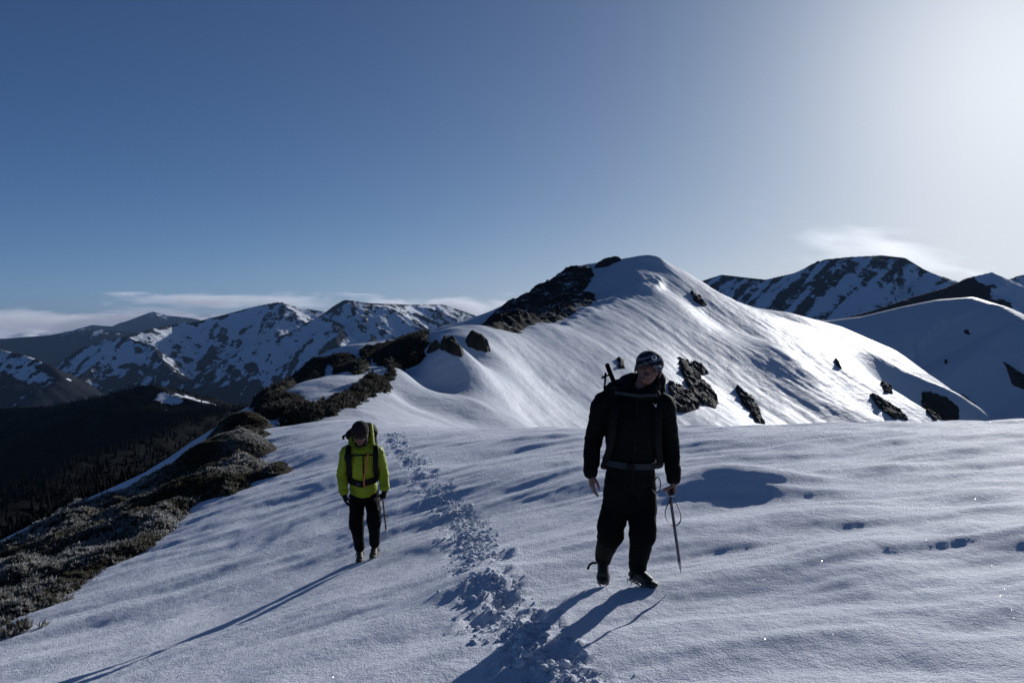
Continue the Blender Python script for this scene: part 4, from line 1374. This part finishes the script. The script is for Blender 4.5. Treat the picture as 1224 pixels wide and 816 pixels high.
# ---- tall hiker in black ---------------------------------------------------
def build_tall_hiker():
    D = 5.85
    base = V3(*at(745, 703, D))
    base[2] = float(h_ground(np.array([base[0]]), np.array([base[1]]))[0])
    b0 = V3(*at(745, 703, D))
    J = lambda px, py, dy=0.0: V3(*at(px, py, D + dy)) - b0
    M = J
    gz = lambda p: float(h_ground(np.array([p[0] + base[0]]), np.array([p[1] + base[1]]))[0]) - base[2]
    # joints
    pel = J(753, 585, .02); waist = J(754, 556, .01); chest = J(757, 508, 0); top = J(759, 474, .01); neck = J(766, 468, -.005)
    shL, shR = J(722, 482, .03), J(793, 484, .0)
    elL, elR = J(709, 527, .05), J(801, 531, .03)
    wrL, wrR = J(706, 566, -.03), J(805, 573, -.06)
    hipL, hipR = J(737, 592, .03), J(767, 593, .0)
    knL, knR = J(730, 638, .0), J(768, 640, -.08)
    anL, anR = J(721, 684, .24), J(762, 686, -.04)
    anL[2] = gz(anL) + .215; anR[2] = gz(anR) + .150
    # head: leans, the crown to the right
    hd_up = unit(J(781, 418, .02) - J(771, 459, -.05)); M_h = rot_from(hd_up, (1, -.12, 0))
    M_h = np.stack([M_h[:, 0], M_h[:, 1], M_h[:, 2]], 1)
    hc = J(775, 442, -.03)
    HS = 1.14
    sh = head_shapes(hc, M_h, HS)
    sh.append(chain([(neck - V3(0, 0, .06), .06, .06), (neck, .058, .06), (hc + V3(-.005, .02, -.04), .055, .06)], (1, 0, 0), 16))
    sh.append(chain([(pel, .15, .11), (waist, .14, .10), (chest, .165, .11), (top, .12, .08)], (1, 0, 0), 20))
    for s_, e_, w_ in ((shL, elL, wrL), (shR, elR, wrR)):
        sh.append(chain([(top * .6 + s_ * .4, .05, .05), (s_, .052, .052), (e_, .040, .040), (w_, .028, .024)], (1, 0, 0), 14))
    for h_, k_, a_ in ((hipL, knL, anL), (hipR, knR, anR)):
        sh.append(chain([(pel * .4 + h_ * .6, .085, .085), (h_ - V3(0, 0, .04), .082, .085), (k_, .055, .055), (a_, .038, .042)], (1, 0, 0), 14))
    dL = unit(J(709, 592, -.05) - wrL)
    sh += hand_shapes(wrL, dL, (.25, -.95, 0), (.95, .25, .05), (.22, .3, .25), 1.02, thumb=[(.75, .5, .3), (.9, .12, .3), (1, 0, .2)])
    dR = unit(V3(.0, -.04, -1))
    sh += hand_shapes(wrR, dR, (.05, -1, 0), (-1, -.05, .0), (1.35, 1.5, .9), 1.02, thumb=[(.7, .5, .7), (.55, -.1, .9), (.3, -.6, .7)])
    me = fused('person', sh, .005, 3)
    body = link('person', me, M_SKIN)
    body.location = base
    tag(body, 'tall hiker in black jacket and patterned cap carrying an ice axe by its head', 'person', 'hikers walking up the snowfield')
    P = body
    # eyes and hair edge
    for sx in (-1, 1):
        link('eye', raw_mesh('eye', [ellipsoid(hc + M_h @ V3(sx * .034, -.084, .005), (.014, .009, .005), M_h, 12)]), M_EYE, P)
    link('mouth', raw_mesh('mouth', [ellipsoid(hc + M_h @ V3(0, -.097, -.067), (.020, .006, .008), M_h, 12)]), M_EYE, P)
    link('hair', fused('hair', [ellipsoid(hc + M_h @ V3(0, .034, .023), (.092, .100, .097), M_h), ellipsoid(hc + M_h @ V3(-.071, .011, .014), (.018, .034, .038), M_h), ellipsoid(hc + M_h @ V3(.071, .011, .014), (.018, .034, .038), M_h)], .007, 2), M_HAIR, P)
    # jacket: trunk, sleeves, collar
    jk = [chain([(J(754, 592, .01), .185, .15), (pel, .190, .150), (waist, .178, .142), (chest, .205, .155), (J(758, 484, .01), .195, .125), (top + V3(0, 0, .01), .12, .09)], (1, 0, 0), 24)]
    for s_, e_, w_, out in ((shL, elL, wrL, -1), (shR, elR, wrR, 1)):
        mid = s_ * .5 + e_ * .5
        jk.append(chain([(top * .55 + s_ * .45 - V3(0, 0, .01), .075, .08), (s_, .080, .082), (mid, .072, .075), (e_, .064, .068), (e_ * .4 + w_ * .6, .058, .060), (w_ + V3(0, 0, .03), .050, .050), (w_ - V3(0, 0, .0), .047, .046)], (1, 0, 0), 18))
    jacket = link('jacket', fused('jacket', jk, .009, 4, .012, 1.0, 3), M_BLACK, P)
    # collar and lowered hood round the neck and behind the jaw
    ring = []
    for t in np.linspace(0, 2 * math.pi, 15)[:-1]:
        c = neck + V3(.096 * math.cos(t) + .014, .095 * math.sin(t) + .005, .030 + .045 * math.sin(t) + .030 * math.cos(t))
        ring.append(ellipsoid(c, (.036, .036, .052)))
    hood = [ellipsoid(J(786, 456, .07), (.060, .08, .085)), ellipsoid(J(784, 466, .05), (.075, .08, .055)), ellipsoid(J(770, 460, .12), (.12, .07, .10)), ellipsoid(J(746, 472, .06), (.065, .08, .05)), ellipsoid(J(780, 472, -.05), (.06, .06, .04)), ellipsoid(J(758, 473, -.05), (.06, .06, .035))]
    link('hood', fused('hood', ring + hood, .009, 4, .005, 1.3, 5), M_BLACK, jacket)
    for w_, n_ in ((wrL, 'cuff'), (wrR, 'cuff')):
        link(n_, fused(n_, [chain([(w_ + V3(0, 0, .028), .054, .053), (w_ - V3(0, 0, .004), .052, .050)], (1, 0, 0), 18)], .007, 2, .003, 2), M_BLACK, jacket)
    zt = np.linspace(0, 1, 12)
    link('zip', raw_mesh('zip', [ribbon([J(762, 480, -.13) * (1 - t) + J(755, 585, -.148) * t - V3(0, .018 * math.sin(math.pi * t), 0) for t in zt], .012, .004, (1, 0, 0))]), M_BLACKWEB, jacket, smooth_shade=False)
    # chest print: a small white wedge
    q = J(783, 485, -.135)
    lv = np.array([(-.016, 0, .016), (.004, 0, -.002), (.012, 0, .014), (.008, 0, -.018), (.0, 0, -.006)])
    lm = bpy.data.meshes.new('chest_print')
    lm.from_pydata([tuple(q + v) for v in lv] + [tuple(q + v + V3(0, .006, 0)) for v in lv], [], [(0, 4, 3, 2, 1), (5, 6, 7, 8, 9), (0, 1, 6, 5), (1, 2, 7, 6), (2, 3, 8, 7), (3, 4, 9, 8), (4, 0, 5, 9)])
    link('chest_print', lm, M_WHITE, jacket, smooth_shade=False)
    # trousers
    tr = [chain([(J(754, 578, .01), .17, .135), (J(753, 597, .01), .178, .14)], (1, 0, 0), 20)]
    for h_, k_, a_, sx in ((hipL, knL, anL, -1), (hipR, knR, anR, 1)):
        m1 = h_ * .5 + k_ * .5; m2 = k_ * .55 + a_ * .45
        tr.append(chain([(h_ + V3(0, 0, .02), .100, .12), (h_ - V3(0, 0, .08), .106, .118), (m1 - V3(0, 0, .02), .098, .105), (k_ + V3(0, 0, .05), .094, .098), (k_ - V3(0, 0, .01), .098, .10), (k_ * .8 + a_ * .2, .086, .09)], (1, 0, 0), 18))
    link('trousers', fused('trousers', tr, .009, 4, .013, .9, 8), M_BLACK2, P)
    for k_, a_ in ((knL, anL), (knR, anR)):
        m2 = k_ * .62 + a_ * .38
        g = link('gaiter', fused('gaiter', [chain([(k_ * .86 + a_ * .14, .076, .082), (m2, .079, .086), (k_ * .4 + a_ * .6, .076, .082), (k_ * .12 + a_ * .88, .066, .074), (a_ - V3(0, 0, .02), .064, .080)], (1, 0, 0), 18)], .009, 4, .006, 1.2, 4), M_BLACK, P)
        link('gaiter_strap', raw_mesh('gaiter_strap', [ribbon([k_ * .76 + a_ * .24 + V3(.086 * math.cos(t), .092 * math.sin(t), 0) for t in np.linspace(0, 2 * math.pi, 25)], .022, .004, (0, 0, 1))]), M_BLACKWEB, g, smooth_shade=False)
    tail = [anL + V3(-.06, -.03, -.05), anL + V3(-.085, -.035, -.045), anL + V3(-.11, -.04, -.06), anL + V3(-.125, -.04, -.095)]
    crampon_and_boot(P, anL, (-.10, -1, 0), (0, -.05, 1), M_BOOT, 1.0, pitch=-.50, strap_tail=tail)
    crampon_and_boot(P, anR, (.50, -.85, 0), (0, 0, 1), M_BOOT, 1.02, pitch=-.05)
    # cap with peak
    cc = hc + M_h @ V3(0, .008, .052)
    cap = link('cap', fused('cap', [ellipsoid(cc, (.104, .122, .086), M_h), ellipsoid(cc + M_h @ V3(0, .040, -.030), (.101, .092, .068), M_h)], .006, 3, .002, 2), M_CAP, P)
    arc = [(cc + M_h @ V3(.088 * math.sin(t), -.066 - .080 * math.cos(t), -.032 - .020 * math.cos(t) + .007 * math.cos(2 * t))) for t in np.linspace(-1.2, 1.2, 11)]
    vis = [chain([(a * .5 + (cc + M_h @ V3(0, -.07, -.018)) * .5, .032, .006), (a, .022, .005)], (1, 0, 0), 10) for a in arc]
    link('peak', fused('peak', vis, .005, 4), M_CAP, cap)
    em = cc + M_h @ V3(.022, -.119, .012)
    link('emblem', raw_mesh('emblem', [ellipsoid(em, (.020, .006, .018), M_h, 14)]), M_WHITE, cap)
    link('emblem', raw_mesh('emblem', [ellipsoid(em + M_h @ V3(0, -.004, .001), (.011, .005, .010), M_h, 12)]), mat_simple('emblem_brown', (.12, .06, .03), .6), cap)
    # backpack (worn, a thing of its own)
    bp = thing('backpack', 'black backpack with a pole on its side worn by the tall hiker', 'backpack', base, 'backpacks worn by the hikers')
    bx = [chain([(J(758, 572, .24), .15, .085), (J(758, 540, .27), .165, .115), (J(758, 500, .28), .165, .12), (J(758, 470, .26), .15, .105), (J(757, 455, .24), .12, .07)], (1, 0, 0), 20)]
    link('pack_body', fused('pack_body', bx, .01, 4, .006), M_PACK, bp)
    link('lid', fused('lid', [ellipsoid(J(748, 462, .22), (.14, .12, .055)), ellipsoid(J(735, 466, .19), (.075, .09, .05))], .01, 3, .006), M_PACK, bp)
    for a, sx in (([J(735, 464, .14), J(733, 466, .03), J(734, 480, -.10), J(733, 505, -.155), J(729, 535, -.14), J(722, 558, -.02), J(726, 560, .12)], -1), ([J(784, 468, .14), J(787, 470, .02), J(787, 486, -.12), J(787, 508, -.165), J(787, 535, -.14), J(789, 556, -.02), J(784, 560, .12)], 1)):
        link('shoulder_strap', fused('shoulder_strap', [chain([(q, .030, .009) for q in a], (1, 0, 0), 12)], .007, 2), M_BLACKWEB, bp)
    cs = [J(735, 470, -.132), J(748, 472, -.158), J(765, 474, -.165), J(786, 473, -.125)]
    link('chest_strap', raw_mesh('chest_strap', [ribbon(cs, .020, .005, (0, 0, 1))]), M_GREYWEB, bp, smooth_shade=False)
    hb_ = []
    wc = J(753, 553, .01)
    for t in np.linspace(.15 * math.pi, -1.15 * math.pi, 25):
        hb_.append(wc + V3(.198 * math.cos(t), .166 * math.sin(t), -.012 * math.cos(t)))
    link('hip_belt', raw_mesh('hip_belt', [ribbon(hb_, .045, .012, (0, 0, 1))]), M_GREYWEB, bp, smooth_shade=False)
    link('buckle', fused('buckle', [box_shape(wc + V3(-.02, -.168, 0), (.06, .02, .05))], .005, 3), M_BLACKWEB, bp)
    lp = [J(786, 572, -.08) + V3(.022 * math.cos(t), .0, .055 * math.sin(t) - .05) for t in np.linspace(math.pi / 2, math.pi * 2.5, 17)]
    link('gear_loop', raw_mesh('gear_loop', [tube(lp, .004)]), M_BLACKWEB, bp)
    link('pole', raw_mesh('pole', [tube([J(748, 560, .25), J(738, 480, .22), J(727, 438, .20)], .011, 10)]), M_BLACK, bp)
    link('pole_grip', raw_mesh('pole_grip', [tube([J(735, 460, .21), J(728, 443, .20), J(726, 437, .20)], .018, 12)]), M_BLACK, bp)
    for q0, q1 in ((J(720, 452, .19), J(731, 449, .19)), (J(722, 464, .19), J(735, 460, .19)), (J(724, 447, .19), J(722, 475, .19))):
        link('tool_point', raw_mesh('tool_point', [tube([q0, q0 * .5 + q1 * .5 + V3(0, 0, .006), q1], .009, 8, .006)]), M_BLACK, bp)
    # ice axe
    gr = wrR + dR * .100 + V3(-.028, 0, 0)
    tip = J(814, 686, -.10)
    lea = [gr + V3(.012, -.02, -.03), gr + V3(-.035, -.03, -.12), gr + V3(-.028, -.03, -.19), gr + V3(.012, -.03, -.235), gr + V3(.060, -.03, -.225), gr + V3(.078, -.03, -.17), gr + V3(.050, -.03, -.09), gr + V3(.022, -.02, -.03)]
    ice_axe('grey ice axe with a dark red wrist loop in the tall hiker\'s hand', base, gr, (0, 1, .05), tip, M_ALU, lea, M_RED)
build_tall_hiker()

# ---- hiker in the lime jacket ------------------------------------------------
def build_lime_hiker():
    D = 9.6
    b0 = V3(*at(437, 672, D))
    base = b0.copy()
    base[2] = float(h_ground(np.array([base[0]]), np.array([base[1]]))[0])
    J = lambda px, py, dy=0.0: V3(*at(px, py, D + dy)) - b0
    gz = lambda p: float(h_ground(np.array([p[0] + base[0]]), np.array([p[1] + base[1]]))[0]) - base[2]
    pel = J(435, 588, .05); waist = J(434, 574, .0); chest = J(433, 556, -.07); top = J(432, 540, -.10); neck = J(431, 537, -.13)
    shL, shR = J(415, 544, -.09), J(451, 544, -.09)
    elL, elR = J(409, 569, -.06), J(458, 568, -.05)
    wrL, wrR = J(411, 594, -.12), J(460, 589, -.13)
    hipL, hipR = J(427, 594, .05), J(444, 594, .05)
    knL, knR = J(426, 628, -.04), J(447, 622, -.12)
    anL, anR = J(430, 659, .04), J(448, 660, -.04)
    anL[2] = gz(anL) + .145; anR[2] = gz(anR) + .145
    hd_up = unit(V3(.01, -.30, .95)); M_h = rot_from(hd_up, (1, 0, 0))
    hc = J(430.5, 523.5, -.20)
    sh = head_shapes(hc, M_h, 1.08)
    sh.append(chain([(neck + V3(0, .06, -.07), .055, .055), (neck + V3(0, .02, 0), .052, .055), (hc + V3(0, .03, -.03), .05, .055)], (1, 0, 0), 16))
    sh.append(chain([(pel, .14, .10), (waist, .125, .095), (chest, .15, .10), (top, .11, .075)], (1, 0, 0), 20))
    for s_, e_, w_ in ((shL, elL, wrL), (shR, elR, wrR)):
        sh.append(chain([(top * .6 + s_ * .4, .045, .045), (s_, .046, .046), (e_, .036, .036), (w_, .025, .022)], (1, 0, 0), 14))
    for h_, k_, a_ in ((hipL, knL, anL), (hipR, knR, anR)):
        sh.append(chain([(pel * .4 + h_ * .6, .08, .08), (h_ - V3(0, 0, .04), .075, .08), (k_, .05, .05), (a_, .035, .04)], (1, 0, 0), 14))
    dL = unit(J(415, 612, -.16) - wrL); dR = unit(V3(0, -.05, -1))
    argL = (wrL, dL, (.35, -.9, 0), (.9, .35, .0), (.35, .45, .3))
    argR = (wrR, dR, (0, -1, 0), (-1, 0, 0), (1.3, 1.45, .8))
    th = [(.7, .5, .7), (.55, -.1, .9), (.3, -.6, .7)]
    sh += hand_shapes(*argL, .95); sh += hand_shapes(*argR, .95, thumb=th)
    P = link('person', fused('person', sh, .0055, 3), M_SKIN)
    P.location = base
    tag(P, 'hiker in lime green jacket and dark knit hat looking down at the snow', 'person', 'hikers walking up the snowfield')
    for sx in (-1, 1):
        link('eye', raw_mesh('eye', [ellipsoid(hc + M_h @ V3(sx * .032, -.081, .003), (.013, .008, .004), M_h, 12)]), M_EYE, P)
    link('mouth', raw_mesh('mouth', [ellipsoid(hc + M_h @ V3(0, -.092, -.064), (.018, .005, .004), M_h, 12)]), M_EYE, P)
    link('hair', fused('hair', [ellipsoid(hc + M_h @ V3(0, .03, .02), (.079, .085, .083), M_h), chain([(hc + M_h @ V3(.066, -.01, .0), .02, .025), (hc + M_h @ V3(.07, -.02, -.06), .022, .025), (hc + M_h @ V3(.06, -.03, -.12), .018, .02)]), chain([(hc + M_h @ V3(-.068, -.005, .0), .014, .02), (hc + M_h @ V3(-.068, -.01, -.05), .012, .018)])], .007, 2), M_HAIR, P)
    hat = link('knit_hat', fused('knit_hat', [ellipsoid(hc + M_h @ V3(0, .010, .062), (.104, .120, .105), M_h), chain([(hc + M_h @ V3(0, .004, .036), .102, .117), (hc + M_h @ V3(0, .002, .055), .105, .120)], M_h[:, 0], 24)], .007, 3, .002, 2), M_KNIT, P)
    link('hat_brim', fused('hat_brim', [chain([(hc + M_h @ V3(0, .002, .030), .105, .121), (hc + M_h @ V3(0, .002, .052), .107, .123)], M_h[:, 0], 24, caps=False)], .006, 2, .0015, 3), M_KNIT, hat)
    # jacket
    hem = J(435, 589, .03)
    jk = [chain([(hem, .168, .142), (J(434, 581, .02), .160, .140), (waist, .148, .130), (chest, .172, .142), (J(432, 545, -.09), .168, .12), (top + V3(0, 0, .01), .11, .085)], (1, 0, 0), 24)]
    for s_, e_, w_ in ((shL, elL, wrL), (shR, elR, wrR)):
        mid = s_ * .5 + e_ * .5
        jk.append(chain([(top * .55 + s_ * .45, .072, .078), (s_, .074, .078), (mid, .066, .070), (e_, .060, .064), (e_ * .4 + w_ * .6, .056, .058), (w_ + V3(0, 0, .02), .054, .054)], (1, 0, 0), 18))
    jacket = link('jacket', fused('jacket', jk, .008, 3, .012, 1.1, 13), M_LIME, P)
    ring = []
    for t in np.linspace(0, 2 * math.pi, 15)[:-1]:
        c = neck + V3(.088 * math.cos(t), .080 * math.sin(t) + .015, -.012 + .055 * math.sin(t))
        ring.append(ellipsoid(c, (.034, .034, .048)))
    for k in range(6):      # hood standing open beside the head
        t = k / 5
        ring.append(ellipsoid(J(446 - 2 * t, 541 - 27 * t, -.10 + .05 * t), (.026 - .006 * t, .045, .05)))
        ring.append(ellipsoid(J(419 + 1 * t, 541 - 12 * t, -.10 + .05 * t), (.022 - .005 * t, .04, .045)))
    ring.append(ellipsoid(J(433, 530, .00), (.13, .06, .12)))
    link('hood', fused('hood', ring, .009, 4, .005, 1.3, 6), M_LIME, jacket)
    link('zip', raw_mesh('zip', [ribbon([J(434, 548, -.225), J(434, 560, -.228), J(435, 575, -.16), J(435, 587, -.125)], .014, .006, (1, 0, 0))]), M_BLACKWEB, jacket, smooth_shade=False)
    link('inner_jacket', fused('inner_jacket', [chain([(neck + V3(0, .01, .01), .07, .06), (neck + V3(0, -.005, .03), .070, .064)], (1, 0, 0), 18)], .008, 2), M_BLACK, P)
    # trousers, gaiters, boots
    tr = [chain([(J(435, 582, .05), .155, .13), (J(435, 598, .05), .165, .13)], (1, 0, 0), 20)]
    for h_, k_, a_ in ((hipL, knL, anL), (hipR, knR, anR)):
        m1 = h_ * .5 + k_ * .5; m2 = k_ * .62 + a_ * .38
        tr.append(chain([(h_ + V3(0, 0, .02), .088, .11), (h_ - V3(0, 0, .08), .094, .108), (m1, .086, .095), (k_ + V3(0, 0, .05), .084, .092), (k_ - V3(0, 0, .03), .088, .092), (m2, .070, .074)], (1, 0, 0), 18))
    link('trousers', fused('trousers', tr, .009, 4, .013, .9, 18), M_BLACK2, P)
    for k_, a_ in ((knL, anL), (knR, anR)):
        g = link('gaiter', fused('gaiter', [chain([(k_ * .86 + a_ * .14, .076, .082), (k_ * .6 + a_ * .4, .072, .078), (k_ * .3 + a_ * .7, .064, .07), (a_ + V3(0, 0, .01), .062, .075)], (1, 0, 0), 18)], .009, 4, .005, 1.2, 4), M_BLACK, P)
        link('gaiter_strap', raw_mesh('gaiter_strap', [ribbon([k_ * .84 + a_ * .16 + V3(.081 * math.cos(t), .087 * math.sin(t), 0) for t in np.linspace(0, 2 * math.pi, 25)], .022, .004, (0, 0, 1))]), M_BLACKWEB, g, smooth_shade=False)
    crampon_and_boot(P, anL, (.18, -1, 0), (0, -.05, 1), M_BOOTY, .98, pitch=-.12)
    crampon_and_boot(P, anR, (.0, -1, 0), (0, -.05, 1), M_BOOTY, .98, pitch=-.12)
    link('glove', fused('glove', hand_shapes(*argL, .98, fat=1.35) + [chain([(wrL + V3(0, 0, .03), .052, .052), (wrL, .046, .044)], (1, 0, 0), 16)], .006, 3), M_GLOVE, P)
    link('glove', fused('glove', hand_shapes(*argR, .98, thumb=th, fat=1.35) + [chain([(wrR + V3(0, 0, .03), .052, .052), (wrR, .046, .044)], (1, 0, 0), 16)], .006, 3), M_GLOVE, P)
    # backpack
    bp = thing('backpack', 'bulky black backpack rising behind the head of the lime jacketed hiker', 'backpack', base, 'backpacks worn by the hikers')
    link('pack_body', fused('pack_body', [chain([(J(435, 580, .26), .15, .10), (J(434, 555, .22), .17, .13), (J(434, 534, .15), .178, .13), (J(434, 522, .11), .165, .11)], (1, 0, 0), 20)], .01, 4, .007), M_PACK, bp)
    link('lid', fused('lid', [chain([(J(419, 524, .06), .060, .10), (J(425, 520, .05), .070, .12), (J(434, 517, .04), .075, .125), (J(442, 517, .05), .075, .115), (J(446, 521, .06), .065, .09)], (0, 0, 1), 20)], .01, 4, .010), M_PACK, bp)
    link('compression_strap', raw_mesh('compression_strap', [ribbon([J(413, 524, .05), J(410, 526, .04), J(411, 529, .05)], .03, .012, (0, 0, 1))]), M_BLACKWEB, bp, smooth_shade=False)
    for a in ([J(419, 536, -.02), J(417, 538, -.16), J(416, 548, -.235), J(417, 560, -.215), J(418, 572, -.13), J(420, 579, .02)], [J(448, 536, -.02), J(449, 538, -.16), J(449, 548, -.235), J(449, 560, -.215), J(450, 572, -.12), J(449, 579, .02)]):
        link('shoulder_strap', fused('shoulder_strap', [chain([(q, .036, .010) for q in a], (1, 0, 0), 12)], .007, 2), M_BLACKWEB, bp)
    link('strap_pouch', fused('strap_pouch', [ellipsoid(J(416, 551, -.235), (.045, .035, .06))], .008, 2, .004), M_PACK, bp)
    link('chest_strap', raw_mesh('chest_strap', [ribbon([J(418, 549, -.243), J(428, 548, -.250), J(440, 548, -.250), J(449, 547, -.240)], .022, .006, (0, 0, 1))]), M_BLACKWEB, bp, smooth_shade=False)
    wc = J(434, 578, .01); hb_ = []
    for t in np.linspace(.15 * math.pi, -1.15 * math.pi, 25):
        hb_.append(wc + V3(.180 * math.cos(t), .155 * math.sin(t), .045 * abs(math.cos(t)) - .015))
    link('hip_belt', raw_mesh('hip_belt', [ribbon(hb_, .075, .014, (0, 0, 1))]), M_BLACKWEB, bp, smooth_shade=False)
    link('buckle', fused('buckle', [box_shape(wc + V3(-.03, -.158, -.012), (.055, .02, .04))], .005, 3), M_GREYWEB, bp)
    link('drinking_hose', raw_mesh('drinking_hose', [tube([J(440, 547, -.255), J(438, 556, -.25), J(437, 566, -.225), J(435, 578, -.17), J(436, 586, -.15)], .011, 10)]), M_ORANGE, bp)
    gr = wrR + dR * .095 + V3(-.026, 0, 0)
    lea = [gr + V3(-.01, -.02, -.02), gr + V3(-.045, -.03, -.05), gr + V3(-.05, -.03, -.11), gr + V3(-.03, -.03, -.15), gr + V3(.0, -.03, -.10)]
    ice_axe('short brown ice axe hanging from the lime jacketed hiker\'s glove', base, gr, (0, 1, .05), J(462.5, 646, -.14), M_BROWNSHAFT, lea, M_BLACKWEB, crossbar=.22)
build_lime_hiker()
